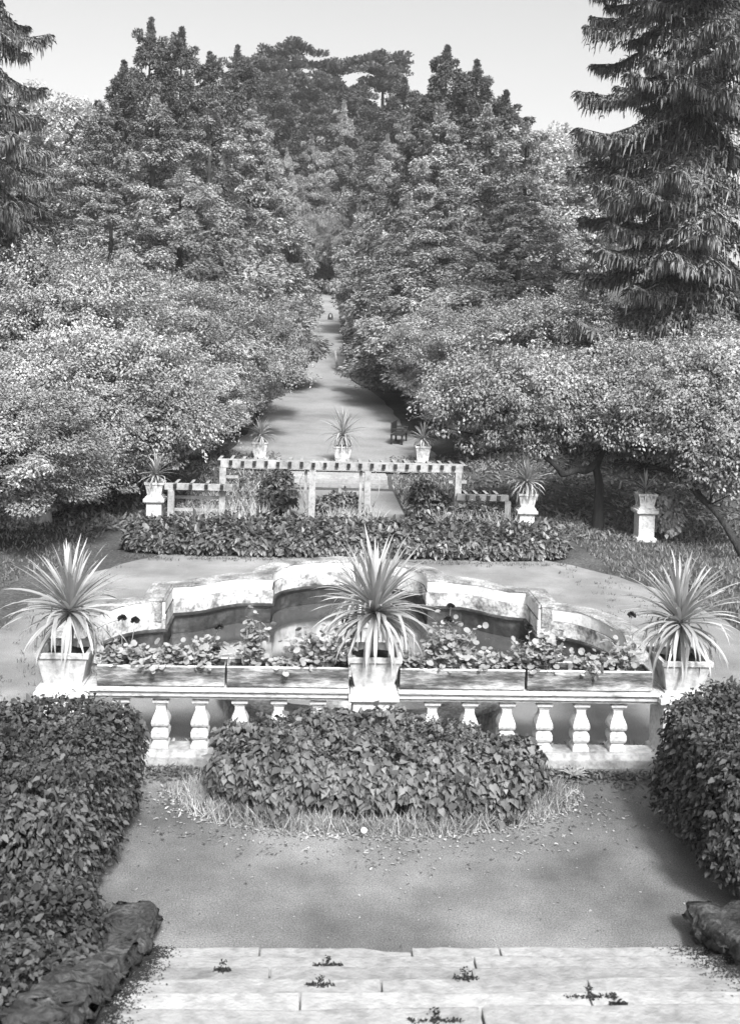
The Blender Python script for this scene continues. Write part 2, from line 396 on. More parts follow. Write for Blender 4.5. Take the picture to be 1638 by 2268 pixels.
# ------------------------------------------------------------------ foreground steps and cheek walls
st = thing('stone_steps', 'broad pale stone steps with dark cracked joints across the foot of the picture', 'steps', (0, 7.24, 0))
RIS, TRD, X0, X1 = .15, .355, at_z(328, 2060, .15).x, at_z(1560, 2075, .15).x
rng = np.random.default_rng(11)
joints = {1: [.1, .75, -1.0], 2: [-.55, .5], 3: [.42, -.9], 4: [-.2, 1.1], 5: [1.0, -.7], 6: [.3]}
for k in range(1, 15):
    yf = -(k - 1) * TRD
    cuts = [X0] + sorted(joints.get(k, [])) + [X1]
    mb = MB()
    for a, b_ in zip(cuts[:-1], cuts[1:]):
        dz = rng.normal() * .003; g = .003 + .004 * rng.random()
        dp = TRD + .05
        # slightly uneven slab edge
        xsn = np.linspace(a + g, b_ - g, 7); top = []; bot = []
        e = rng.normal(size=7) * .008
        if k == 1 and a < .0 < b_ + .2 and b_ < .2: e[-2:] -= .05
        for x, q in zip(xsn, e): top.append((x, yf + q, k * RIS + dz)); 
        V = top + [(x, yf - dp, k * RIS + dz) for x in xsn] + [(x, yf + q, (k - 1) * RIS - .02) for x, q in zip(xsn, e)] + [(x, yf - dp, (k - 1) * RIS - .02) for x in xsn]
        n = 7; F = []
        for i in range(n - 1):
            F += [(i, i + 1, n + i + 1, n + i), (2 * n + i, 2 * n + i + 1, i + 1, i), (n + i, n + i + 1, 3 * n + i + 1, 3 * n + i)]
        F += [(0, n, 3 * n, 2 * n), (n - 1, 3 * n - 1, 4 * n - 1, 2 * n - 1)]
        mb.add(V, F)
    mb.build('step', MAT['step'], st, bevel=.012)
# upper landing the steps lead up to
land = MB(); land.box((0, 7.3 - 14 * TRD - 2.5, 1.03), (9, 5.0, 2.06))
tag(land.build('upper_terrace', MAT['step']), kind='structure')

def rough_block(name, mb_pts, mat, parent, seed, amp=.05, cuts=5):
    """box-like solid given 8 corners, subdivided and roughened"""
    bm = bmesh.new(); vs = [bm.verts.new(p) for p in mb_pts]
    for f in [(3, 2, 1, 0), (4, 5, 6, 7), (0, 1, 5, 4), (1, 2, 6, 5), (2, 3, 7, 6), (3, 0, 4, 7)]: bm.faces.new([vs[i] for i in f])
    bmesh.ops.subdivide_edges(bm, edges=bm.edges[:], cuts=cuts, use_grid_fill=True)
    bmesh.ops.recalc_face_normals(bm, faces=bm.faces)
    bmesh.ops.smooth_vert(bm, verts=bm.verts[:], factor=.3, use_axis_x=True, use_axis_y=True, use_axis_z=True)
    rg = np.random.default_rng(seed)
    for v in bm.verts: v.co += Vector(rg.normal(size=3) * amp * .5)
    me = bpy.data.meshes.new(name); bm.to_mesh(me); bm.free()
    me.polygons.foreach_set('use_smooth', [True] * len(me.polygons))
    return link(name, me, mat, parent)

MAT['coping_dark'] = m_surface('dark_coping_stone', [(.3, .02), (.5, .055), (.72, .13)], 5.0, .95, 1.0, 22, second=(22, .6, 1.25, .35, .65), dist=.05)
def cheek(label, xa, xb, seed):
    t_ = thing('cheek_wall', label, 'wall', (xa, 7.3, 0))
    wd = xb - xa
    slope = RIS / TRD
    # sloping wall body following the stair, and rough coping blocks along its top
    y0, y1 = .35, -4.6
    c = [(0, y1, -.05), (wd, y1, -.05), (wd, y0, -.05), (0, y0, -.05), (0, y1, .16 + slope * 4.6), (wd, y1, .16 + slope * 4.6), (wd, y0, .14), (0, y0, .14)]
    rough_block('wall', c, MAT['roughstone'], t_, seed, .04, 7)
    for k in range(9):
        ya = .36 - k * .42; yb = ya - .37; za = .13 + max(0, -ya) * slope; zb = .13 + max(0, -yb) * slope
        e = .05
        c = [(-e, yb, zb), (wd + e, yb, zb), (wd + e, ya, za), (-e, ya, za), (-e + .05, yb, zb + .13), (wd + e - .05, yb, zb + .13), (wd + e - .05, ya, za + .12), (-e + .05, ya, za + .12)]
        rough_block('coping_stone', c, MAT['coping_dark'], t_, seed + k + 1, .03, 4)
    return t_
cheek('rough grey stone stair wall with rounded coping below the left hedge', X0 - .30, X0 + .02, 21)
cheek('dark rough stone stair wall below the right hedge', X1 - .02, X1 + .45, 41)

# ------------------------------------------------------------------ balustrade
BY = 10.86     # centre line
RAIL_Z = .84
X_L, X_R = -3.28, 3.38
bal = thing('balustrade', 'long white painted balustrade with square vase balusters behind the leafy bed', 'balustrade', (0, BY, 0))
mb = MB(); mb.sq([(3.3, .165, -.02), (3.3, .165, .09), (3.3, .13, .13), (3.3, .125, .15)], (.09, 0, 0))
mb.build('plinth', MAT['plinth'], bal, bevel=.012)
bp_ = MB()
prof = [(.092, .150), (.092, .19), (.086, .20), (.072, .222), (.066, .232), (.084, .256), (.093, .28), (.093, .325), (.084, .350), (.066, .366), (.066, .374), (.088, .392), (.095, .415), (.093, .445), (.078, .490), (.058, .535), (.052, .56), (.052, .605), (.062, .612), (.064, .622), (.084, .640), (.088, .65), (.088, .675), (.07, .68), (.07, .706)]
bp_.sq([(r, r, z) for r, z in prof])
bme = bp_.mesh('baluster', bevel=.006)
bx = [-.59 - .42 * k for k in range(6)] + [.65 + .41 * k for k in range(6)]
bme.materials.append(MAT['white'])
for x in bx:
    o = bpy.data.objects.new('baluster', bme); COL.objects.link(o); o.parent = bal; o.location = (x, 0, 0)
for a, b_ in ((X_L + .2, -.26), (.26, X_R - .2)):
    c = (a + b_) / 2; h = (b_ - a) / 2
    mb = MB(); mb.sq([(h, .13, .706), (h, .13, .73), (h, .165, .745), (h, .165, .785), (h, .15, .79), (h, .15, .797), (h, .20, .806), (h, .20, RAIL_Z - .012), (h, .19, RAIL_Z)], (c, 0, 0))
    mb.build('rail', MAT['rail'], bal, bevel=.004)
for x in (X_L, 0, X_R):
    mb = MB(); hw = .235 if x else .22
    mb.sq([(hw + .03, .25, -.02), (hw + .03, .25, .14), (hw, .22, .17), (hw, .22, .70), (hw + .02, .24, .72), (hw + .05, .27, .745), (hw + .05, .27, .80), (hw + .03, .25, .81), (hw + .03, .25, RAIL_Z + .003)], (x, 0, 0))
    mb.build('pedestal', MAT['white'], bal, bevel=.008)

# ------------------------------------------------------------------ pots and strap-leaved plants
def make_pot(name, label, loc, tw=.54, bw_=.40, h=.37, rz=0, group='tapered white planter boxes', mat='plaster_pot'):
    t_ = thing(name, label, 'planter', loc, rz, group)
    a, b_ = tw / 2, bw_ / 2; wl = .035
    mb = MB()
    mb.sq([(b_, b_, .025), (a - .012, a - .012, h - .06), (a + .008, a + .008, h - .055), (a + .012, a + .012, h), (a - wl, a - wl, h), (a - wl - .02, a - wl - .02, h - .10)])
    mb.build('box', MAT[mat], t_, bevel=.006)
    f = MB(); f.sq([(b_ + .02, b_ + .02, 0), (b_ + .02, b_ + .02, .03)])
    f.build('foot', MAT[mat], t_, bevel=.006)
    s = MB(); q = a - wl - .012
    rg = np.random.default_rng(int(abs(loc[0]) * 91) + 7); n = 7
    V = [(-q + 2 * q * i / (n - 1), -q + 2 * q * j / (n - 1), h - .075 + rg.normal() * .012) for j in range(n) for i in range(n)]
    s.add(V, [(j * n + i, j * n + i + 1, (j + 1) * n + i + 1, (j + 1) * n + i) for j in range(n - 1) for i in range(n - 1)])
    s.build('soil', MAT['soil'], t_)
    return t_
MAT['plaster_pot'] = m_surface('old_white_pot', [(.32, .12), (.42, .34), (.53, .47), (.7, .54)], 3.0, .85, .4, 22, second=(14, .7, 1.06, .34, .52))

def make_cordyline(label, loc, seed, n=95, L=.72, stem=.46, spread=1.0, wmul=1.0, droop=1.0, group='spiky strap-leaved plants', tilt=0):
    t_ = thing('strap_leaf_plant', label, 'plant', loc, 0, group)
    rg = np.random.default_rng(seed)
    sm = MB(); zz = np.linspace(0, stem, 6)
    sm.tube([(tilt * z + .006 * rg.normal(), .006 * rg.normal(), z) for z in zz], np.linspace(.045, .032, 6), 9)
    sm.build('stem', MAT['dead'], t_, True)
    V = []; F = []; mbv = MB()
    ks = 9
    for i in range(n):
        u = (i + .5) / n
        th0 = R(4) + u ** .8 * R(118) + rg.normal() * R(5)
        az = i * 2.399963 + rg.normal() * .25
        ln = L * (1.0 - .16 * u + rg.normal() * .07)
        if i % 9 == 0: ln *= .78
        wd = (.019 + .004 * rg.random()) * wmul
        h0 = stem - .10 * u
        s = np.linspace(0, 1, ks)
        # bend: outer leaves arch over; some are kinked
        bend = R(18 + 62 * u ** 1.4) * droop * (1 + rg.normal() * .25)
        ths = th0 + bend * s ** 1.6
        if u > .55 and rg.random() < .38: ths = ths + R(45) * (s > .45 + .2 * rg.random())
        ths = np.minimum(ths, R(174))
        ds = ln / (ks - 1)
        rad = np.concatenate([[0], np.cumsum(np.sin(ths[:-1]) * ds)]) * spread; z = h0 + np.concatenate([[0], np.cumsum(np.cos(ths[:-1]) * ds)])
        twist = rg.normal() * .25
        ca, sa = math.cos(az), math.sin(az)
        wprof = wd * np.array([.55, .75, .92, 1.0, 1.0, .9, .68, .38, .03])
        tn = rg.normal() * .3
        vv = []
        for j in range(ks):
            az2 = az + twist * s[j] * .4; c2, s2 = math.cos(az2), math.sin(az2)
            cx_, cy_ = rad[j] * c2 + tilt * stem, rad[j] * s2
            nx_, nz_ = -math.cos(ths[j]), math.sin(ths[j])     # leaf normal in the (radial, z) plane
            fold = .35 * wprof[j]
            lx, ly = -s2, c2
            cr, sr = math.cos(tn * s[j]), math.sin(tn * s[j])
            for e, up in ((-1, fold), (0, 0), (1, fold)):
                ex = e * wprof[j] * cr; up2 = up + e * wprof[j] * sr
                vv.append((cx_ + ex * lx + up2 * nx_ * c2, cy_ + ex * ly + up2 * nx_ * s2, z[j] + up2 * nz_))
        ff = []
        for j in range(ks - 1):
            ff += [(j * 3, j * 3 + 1, j * 3 + 4, j * 3 + 3), (j * 3 + 1, j * 3 + 2, j * 3 + 5, j * 3 + 4)]
        mbv.add(vv, ff)
    me = bpy.data.meshes.new('leaves'); me.from_pydata(np.concatenate(mbv.v).tolist(), [], mbv.f)
    me.polygons.foreach_set('use_smooth', [True] * len(me.polygons))
    link('leaves', me, MAT['cord'], t_)
    return t_

def pot_and_plant(plabel, clabel, loc, seed, tw=.54, ph=.37, **kw):
    make_pot('planter_box', plabel, loc, tw, tw * .73, ph)
    make_cordyline(clabel, (loc[0], loc[1], loc[2] + ph - .08), seed, **kw)
PZ0 = RAIL_Z + .003
pot_and_plant('white tapered planter box on the left end of the balustrade', 'spiky strap-leaved plant in the planter at the left end of the balustrade', (X_L, BY + .02, PZ0), 1, n=135, L=.76, stem=.50, tilt=.03, droop=1.1)
pot_and_plant('white tapered planter box on the middle pedestal of the balustrade', 'largest spiky strap-leaved plant, in the planter at the middle of the balustrade', (0, BY + .02, PZ0), 2, tw=.56, n=175, L=.82, stem=.55, droop=1.2)
pot_and_plant('white tapered planter box half hidden by the right hedge', 'spiky strap-leaved plant at the right end of the balustrade behind the hedge', (X_R, BY + .02, PZ0), 3, n=140, L=.76, stem=.48, droop=1.1)

# ------------------------------------------------------------------ troughs and geraniums on the rail
def make_trough(label, xa, xb, seed):
    xc, wd = (xa + xb) / 2, xb - xa; dp, h = .30, .205; tk = .018
    t_ = thing('flower_trough', label, 'trough', (xc, BY + .0, RAIL_Z + .003), 0, 'wooden flower troughs along the rail')
    for nm, c, d in (('front_board', (0, -dp / 2, .012 + h / 2), (wd, tk, h)), ('back_board', (0, dp / 2, .012 + h / 2), (wd, tk, h)),
                     ('end_board', (-wd / 2 + tk / 2, 0, .012 + h / 2), (tk, dp - tk - .002, h - .004)), ('end_board', (wd / 2 - tk / 2, 0, .012 + h / 2), (tk, dp - tk - .002, h - .004)), ('bottom_board', (0, 0, .02), (wd - .06, dp - .04, .014))):
        mb = MB(); mb.box(c, d); mb.build(nm, MAT['wood_grey'], t_, bevel=.003)
    for y in (-dp / 2, dp / 2):
        mb = MB(); mb.box((0, y, .012 + h + .004), (wd + .004, tk + .010, .012)); mb.build('rim', MAT['rim'], t_, bevel=.002)
    for x in (-wd * .3, wd * .3):
        mb = MB(); mb.box((x, 0, .006), (.06, dp * .9, .012)); mb.build('foot', MAT['wood_dark'], t_)
    rg = np.random.default_rng(seed); nxx, nyy = 22, 6
    V = [(-wd / 2 + .02 + (wd - .04) * i / (nxx - 1), -dp / 2 + .012 + (dp - .024) * j / (nyy - 1), h - .03 + rg.normal() * .010) for j in range(nyy) for i in range(nxx)]
    mb = MB(); mb.add(V, [(j * nxx + i, j * nxx + i + 1, (j + 1) * nxx + i + 1, (j + 1) * nxx + i) for j in range(nyy - 1) for i in range(nxx - 1)])
    mb.build('soil', MAT['soil'], t_)
for lb, a, b_, s in (('stained wooden flower trough nearest the left planter', -2.93, -1.59, 1), ('stained wooden flower trough just left of the middle planter', -1.565, -.27, 2),
                     ('dark stained wooden flower trough just right of the middle planter', .28, 1.63, 3), ('dark stained wooden flower trough nearest the right end of the rail', 1.66, 3.03, 4)):
    make_trough(lb, a, b_, s)

def make_geranium(label, x, seed, w_=.28, h_=.28, n=70, stalks=(), lean=0.0):
    n = int(n * 1.9)
    """w_, h_: half width and height; stalks: list of (dx, dy, height) for dark flower heads"""
    zb = RAIL_Z + .17
    t_ = thing('geranium', label, 'plant', (x, BY, zb), 0, 'geraniums in the troughs')
    rg = np.random.default_rng(seed)
    stem = MB(); pts_ = []
    for i in range(max(5, n // 9)):
        e = np.array([rg.normal() * w_ * .5 + lean * .5, rg.normal() * .06, h_ * (.45 + .5 * rg.random())])
        p0 = np.array([rg.normal() * w_ * .3, rg.normal() * .04, 0]); md = (p0 + e) / 2 + np.array([rg.normal() * .03, 0, .02])
        stem.tube([p0, md, e], [.006, .005, .004], 5); pts_ += [md, e, p0 * .4 + e * .6]
    P = []; D = []; N = []
    for i in range(n):
        c = pts_[rg.integers(len(pts_))]
        o = rg.normal(size=3) * np.array([w_ * .22, .055, h_ * .16])
        p = c + o; p[2] = max(p[2], .02 + .05 * rg.random())
        out = np.array([o[0], o[1] - .03, .0]); out /= np.linalg.norm(out) + 1e-6
        P.append(p); D.append(out + np.array([0, -.25, -.25]) + rg.normal(size=3) * .3); N.append(np.array([.2 * out[0], -.35, 1.0]) + rg.normal(size=3) * .55)
    L = .034 + .05 * rg.random(n)
    link('leaves', leaf_mesh('leaves', [scatter(np.array(P), np.array(D), np.array(N), L, L, T_ROUND)]), MAT['ger'], t_)
    for dx, dy, hh in stalks:
        stem.tube([(dx * .3, dy * .3, h_ * .2), (dx * .8, dy, hh * .6), (dx, dy, hh)], [.005, .004, .003], 5)
        q = rdir(rg, 60); q[:, 2] = np.abs(q[:, 2]) * .9 - .2
        fl = leaf_mesh('flower', [scatter(np.array([dx, dy, hh]) + q * .022, q + rg.normal(size=q.shape) * .4, rdir(rg, 60), .032, .03, T_ROUND)])
        link('flower', fl, MAT['flower_dark'], t_)
    stem.build('stems', MAT['grass'], t_)
    return t_
ger = [
    ('low pale geranium with two dark flower heads beside the left planter', -2.70, .28, .24, 130, [(-.02, .05, .50), (.12, .05, .48)]),
    ('broad pale geranium filling the middle of the leftmost trough', -2.36, .22, .17, 90, []),
    ('bushy pale geranium with a dark flower hanging at the right end of the leftmost trough', -1.92, .32, .27, 190, [(.22, -.02, .20), (.24, .05, .42)]),
    ('tall thin geranium climbing above the left end of the second trough', -1.32, .15, .56, 95, []),
    ('low straggling geranium in the middle of the second trough', -1.05, .20, .13, 45, []),
    ('bushy pale geranium against the left side of the middle planter', -.56, .30, .36, 170, []),
    ('pale geranium creeping from the right side of the middle planter', .46, .26, .19, 110, []),
    ('tall leaning geranium with two dark flower heads right of the middle planter', .78, .27, .50, 210, [(.05, .06, .68), (.02, .02, .55)]),
    ('low pale geranium before the joint of the two right troughs', 1.22, .32, .22, 130, []),
    ('tall geranium with a dark flower head rising at the joint of the two right troughs', 1.82, .32, .40, 190, [(-.12, .08, .46)]),
    ('small geranium with open leaves in the middle of the rightmost trough', 2.40, .22, .22, 75, []),
    ('straggling geranium with one dark flower at the right end of the rail', 2.78, .16, .40, 55, [(.06, .05, .62)]),
]
for k, (lb, x, w_, h_, n, stk) in enumerate(ger): make_geranium(lb, x, 100 + k, w_, h_, n, stk)

# ------------------------------------------------------------------ pool
pool = thing('ornamental_pool', 'quatrefoil garden pool with stained plaster walls and thick grey coping', 'pool', (0, POOL_Y, 0))
def ring(profile, name, mat, bevel=0, jit=0.0, seed=0):
    """profile: list of (outward offset, z) swept round the pool plan"""
    mb = MB(); V = []; n = len(outline); rg = np.random.default_rng(seed)
    # resample long straight edges so that the edge can wander a little
    for o, z in profile:
        q = offset_loop(outline, o)
        for p in q: V.append((p[0] + rg.normal() * jit, p[1] - POOL_Y + rg.normal() * jit, z + rg.normal() * jit))
    F = []
    for k in range(len(profile) - 1):
        for i in range(n):
            F.append((k * n + i, k * n + (i + 1) % n, (k + 1) * n + (i + 1) % n, (k + 1) * n + i))
    return mb.add(V, F).build(name, mat, pool, False)
ring([(.34, -.03), (.34, .23), (.38, .25), (.38, .30), (.36, .315), (.03, .325), (.0, .31), (-.012, .29)], 'coping', MAT['coping'], jit=.007, seed=1)
ring([(-.004, .288), (-.004, .285), (.0, .10)], 'white_band', MAT['fascia'])
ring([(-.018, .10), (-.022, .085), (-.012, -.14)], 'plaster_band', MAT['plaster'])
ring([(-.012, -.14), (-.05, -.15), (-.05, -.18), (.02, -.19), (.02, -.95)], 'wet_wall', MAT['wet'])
for sx in (1, -1):
    for (x, y, w_, d_, hh) in ((3.17, 16.66, .22, 1.04, .35),):
        mb = MB(); mb.sq([(w_ / 2, d_ / 2, -.02), (w_ / 2, d_ / 2, hh - .05), (w_ / 2 + .015, d_ / 2 + .015, hh - .03), (w_ / 2, d_ / 2, hh)], (sx * x, y - POOL_Y, 0))
        mb.build('pier', MAT['coping'], pool, bevel=.03)
bm = bmesh.new(); loop_edges(bm, offset_loop(outline, -.0), -.50); bmesh.ops.triangle_fill(bm, edges=bm.edges[:], use_beauty=True)
me = bpy.data.meshes.new('water'); bm.to_mesh(me); bm.free()
for p in me.polygons:
    pass
wt = link('water', me, MAT['water']); tag(wt, kind='structure')
me.update()
if me.polygons[0].normal.z < 0: me.flip_normals()
# stand in the middle of the pool with one more planter
pst = thing('pool_plinth', 'pale square plinth standing in the middle of the pool', 'plinth', (0, 14.7, -1.0))
mb = MB(); mb.sq([(.42, .42, 0), (.42, .42, .62), (.38, .38, .66), (.30, .30, .68), (.30, .30, 1.02), (.36, .36, 1.05), (.36, .36, 1.12)])
mb.build('block', MAT['plaster'], pst, bevel=.01)
pot_and_plant('white planter box in the middle of the pool behind the large spiky plant', 'spiky strap-leaved plant growing in the middle of the pool', (0, 14.7, .12), 4, tw=.56, n=80, L=.66, stem=.42)

# ------------------------------------------------------------------ leafy volumes
def lump(rg, k=5):
    """smooth random function of position"""
    A = rg.normal(size=(k, 3)) * 2.2; ph = rg.random(k) * 6.28; am = rg.random(k)
    return lambda P: (np.sin(P @ A.T + ph) * am).sum(1) / k
def leafy_box(name, label, cat, c, half_, seed, n, leaf, tm, mat, power=4.0, lumpy=.12, down=.8, base=0.0, aspect=.75, core=True, shoots=0, depth=.16, group=None, loose=0.3):
    """clipped hedge or mounded shrub: leaves over a superellipsoid surface standing on z = base"""
    rg = np.random.default_rng(seed); t_ = thing(name, label, cat, (c[0], c[1], base), 0, group)
    hx, hy, hz = half_        # hz = full height
    d = rdir(rg, n); d[:, 2] = np.where(d[:, 2] < -.55, -d[:, 2], d[:, 2])
    q = np.abs(d) ** power; r = (q.sum(1)) ** (-1 / power)
    fn = lump(rg)
    P = d * r[:, None] * np.array([hx, hy, hz * .5]) + np.array([0, 0, hz * .5])
    Nrm = np.sign(d) * np.abs(d * r[:, None]) ** (power - 1) / np.array([hx, hy, hz * .5]); Nrm /= np.linalg.norm(Nrm, axis=1)[:, None]
    sc = lumpy * fn(P * 2.5) * 2 - np.abs(rg.normal(size=n)) * depth * .6 + rg.normal(size=n) * .02
    P = P + Nrm * sc[:, None]; P[:, 2] = np.maximum(P[:, 2], .02 + .04 * rg.random(n))
    g = np.array([0, 0, -1.0])
    D = g * down + Nrm * .45 + rg.normal(size=(n, 3)) * .5
    Nn = Nrm * 1.0 + np.array([0, 0, .55]) + rg.normal(size=(n, 3)) * loose
    L = leaf * np.clip(np.exp(rg.normal(size=n) * .33), .4, 1.7)
    G = [scatter(P, D, Nn, L, L * aspect, tm)]
    if shoots:
        m_ = shoots; sx = rg.uniform(-hx * .95, hx * .95, m_); sy = rg.uniform(-hy * .8, hy * .8, m_)
        okk = (np.abs(sx / hx) ** power + np.abs(sy / hy) ** power) < 1; sx, sy = sx[okk], sy[okk]
        zt = hz * (1 - (np.abs(sx / hx) ** power + np.abs(sy / hy) ** power)) ** (1 / power)
        PP = []; DD = []
        for a, b_, z in zip(sx, sy, zt):
            hh = leaf * rg.uniform(.8, 2.2); tl = rg.normal(size=2) * .25
            for k in range(9):
                f = k / 8; PP.append((a + tl[0] * f * hh, b_ + tl[1] * f * hh, z - .02 + f * hh)); an = k * 2.4; DD.append((math.cos(an), math.sin(an), .55))
        PP = np.array(PP); DD = np.array(DD); NN = np.tile([0, 0, 1.0], (len(PP), 1)) - DD * .3 + rg.normal(size=DD.shape) * .3
        G.append(scatter(PP, DD, NN, leaf * .6, leaf * .35, tm))
    link('foliage', leaf_mesh('foliage', G), mat, t_)
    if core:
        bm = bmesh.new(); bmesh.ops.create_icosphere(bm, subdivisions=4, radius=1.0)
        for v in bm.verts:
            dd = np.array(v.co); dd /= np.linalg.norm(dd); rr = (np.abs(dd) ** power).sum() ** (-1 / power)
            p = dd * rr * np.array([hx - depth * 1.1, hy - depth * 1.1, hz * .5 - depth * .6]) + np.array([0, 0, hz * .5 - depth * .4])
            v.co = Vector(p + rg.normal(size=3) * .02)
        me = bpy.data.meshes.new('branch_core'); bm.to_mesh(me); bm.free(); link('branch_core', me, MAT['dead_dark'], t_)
    return t_
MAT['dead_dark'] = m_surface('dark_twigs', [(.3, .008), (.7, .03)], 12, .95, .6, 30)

# foreground clipped hedges
leafy_box('clipped_hedge', 'clipped broadleaf hedge at the left edge above the stair wall', 'hedge', (-4.0, 8.52), (1.72, 1.15, 1.18), 51, 66000, .046, T_LEAF, MAT['hedge'], 7, .17, depth=.24, loose=.8, aspect=.6, shoots=120)
leafy_box('clipped_hedge', 'clipped broadleaf hedge at the right edge hiding the end of the balustrade', 'hedge', (4.24, 8.65), (1.62, 1.18, 1.42), 52, 66000, .046, T_LEAF, MAT['hedge'], 5, .2, depth=.24, loose=.8, aspect=.6, shoots=120)
leafy_box('filler_ivy', 'dark ivy added to fill the shaded corner behind the left stair wall', 'ivy', (X0 - 1.16, 5.95), (1.0, 1.35, .86), 55, 34000, .042, T_LEAF, MAT['hedge'], 4, .12, depth=.14)  # ivy added to stand in for the dark shade of this corner
leafy_box('filler_ivy', 'dark ivy over the ground behind the right stair wall', 'ivy', (X1 + 1.3, 5.95), (1.0, 1.35, .86), 56, 34000, .042, T_LEAF, MAT['hedge'], 4, .12, depth=.14)
# heart-leaved bed
leafy_box('shrub_bed', 'mounded bed of heart-shaped leaves in front of the balustrade', 'shrub', (-.04, 9.96), (1.62, .66, .70), 53, 24000, .056, T_HEART, MAT['heart'], 3.2, .14, down=1.0, aspect=.95, depth=.22, shoots=170, loose=.6)
# low hedge before the pergola
leafy_box('low_hedge', 'long dark low hedge between the pool and the pergola', 'hedge', (.06, 21.9), (4.66, 1.0, .54), 54, 34000, .115, T_LEAF, MAT['lowhedge'], 5, .13, down=.5, aspect=.6, depth=.2, shoots=60)
for k, (xd, yd, Y, hx, hy, hz, lb, mt) in enumerate([
    (742, 1150, 24.7, .55, .4, .72, 'pale bushy plant rising at the middle of the low hedge', 'turf'),
    (618, 1135, 25.8, .48, .45, 1.12, 'dark pointed bush behind the pergola left of the garden steps', 'lowhedge'),
    (942, 1150, 25.2, .58, .45, .92, 'dark bush under the right half of the pergola', 'lowhedge'),
    (1056, 1150, 23.85, .48, .3, .74, 'leafy bush grown over the low right wing of the pergola', 'lowhedge')]):
    p = at_y(xd, yd, Y)
    leafy_box('garden_bush', lb, 'bush', (p.x, Y), (hx, hy, hz), 60 + k, 2600, .10, T_LEAF, MAT[mt], 2.0, .26, down=.5, aspect=.6, depth=.2, shoots=40)

# ------------------------------------------------------------------ pergola
PGY = 24.2
def xz(xd, yd, Y=PGY):
    p = at_y(xd, yd, Y); return p.x, p.z
def rafter(parent, x, z, ln=.95, w_=.075, h_=.11, tiltx=0.0):
    mb = MB(); y0, y1 = -.17, -.17 + ln
    V = [(x - w_ / 2, y0, z - h_ * .5), (x + w_ / 2, y0, z - h_ * .5), (x + w_ / 2, y1, z - h_ * .5), (x - w_ / 2, y1, z - h_ * .5), (x - w_ / 2, y0, z + h_ * .5), (x + w_ / 2, y0, z + h_ * .5), (x + w_ / 2, y1, z + h_ * .5), (x - w_ / 2, y1, z + h_ * .5)]
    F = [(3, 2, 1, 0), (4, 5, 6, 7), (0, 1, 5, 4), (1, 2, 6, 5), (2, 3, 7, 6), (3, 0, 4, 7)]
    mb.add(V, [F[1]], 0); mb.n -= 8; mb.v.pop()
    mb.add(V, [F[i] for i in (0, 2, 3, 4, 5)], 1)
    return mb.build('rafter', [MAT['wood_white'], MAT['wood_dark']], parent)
xl, zl = xz(484, 1025); xr, zr = xz(1030, 1038); zt = (zl + zr) / 2 + .0
pg = thing('pergola', 'white wooden pergola with one long beam and dark-ended short rafters', 'pergola', (0, PGY, 0))
mb = MB(); mb.box(((xl + xr) / 2, 0, zt - .0), (xr - xl, .17, .20)); mb.build('beam', MAT['wood_white'], pg, bevel=.01)
nr = 22
for k in range(nr):
    rafter(pg, xl + .02 + (xr - xl - .04) * k / (nr - 1), zt + .03 + .008 * math.sin(k * 2.1), .95 + .08 * math.sin(k * 1.3))
for k, xd in enumerate((493, 691, 813, 1013)):
    x, _ = xz(xd, 1090)
    mb = MB(); mb.box((x, 0, (zt - .1) / 2), (.155, .155, zt - .1 - .002)); mb.build('post', MAT['wood_white'], pg, bevel=.008)
    if k in (1, 2):
        mb = MB(); mb.box((x - .16, .1, (zt - .1) / 2), (.07, .09, zt - .11)); mb.build('batten', MAT['wood_white'], pg, bevel=.005)
        s = -1 if k == 1 else 1
        vn = MB(); vn.tube([(x + s * .16, -.05, 1.45), (x + s * .3, 0, 1.15), (x + s * .27, .02, .85), (x + s * .14, -.02, .55)], [.008, .011, .011, .014], 6); vn.build('climbing_stem', MAT['wood_white'], pg, True)
    if k in (0, 3):
        mb = MB(); mb.box((x + (.16 if k == 0 else 0), .115, zt - .34), (.44 if k else .40, .07, .075)); mb.build('cross_arm', MAT['wood_white'], pg, bevel=.005)
def wing(label, xda, xdb, ydb, post_xd, nraf, rails, pale=True):
    xa, za = xz(xda, ydb); xb, _ = xz(xdb, ydb)
    t_ = thing('low_pergola', label, 'pergola', (0, PGY - .03, 0), 0, 'low side wings of the pergola')
    mat = MAT['wood_white' if pale else 'wood_worn']
    mb = MB(); mb.box(((xa + xb) / 2, -.16, za), (xb - xa, .13, .15)); mb.build('beam', mat, t_, bevel=.008)
    for k in range(nraf):
        x = xa + .25 + (xb - xa - .5) * k / max(1, nraf - 1)
        r_ = rafter(t_, x, za + .02, .8); r_.location.y = -.12
    px, _ = xz(post_xd, 1100)
    mb = MB(); mb.box((px, -.16, (za - .077) / 2), (.15, .14, za - .077)); mb.build('post', mat, t_, bevel=.008)
    for z in rails:
        mb = MB(); mb.box(((xa + xb) / 2 + .05, .1, z), (xb - xa - .2, .05, .07)); mb.build('rail', mat, t_, bevel=.005)
    return t_
wing('low left wing of the pergola with two pale fence rails', 368, 517, 1074, 382, 4, (.38, .68))
wing('low right wing of the pergola overgrown with leaves', 1008, 1122, 1098, 1120, 4, (), False)

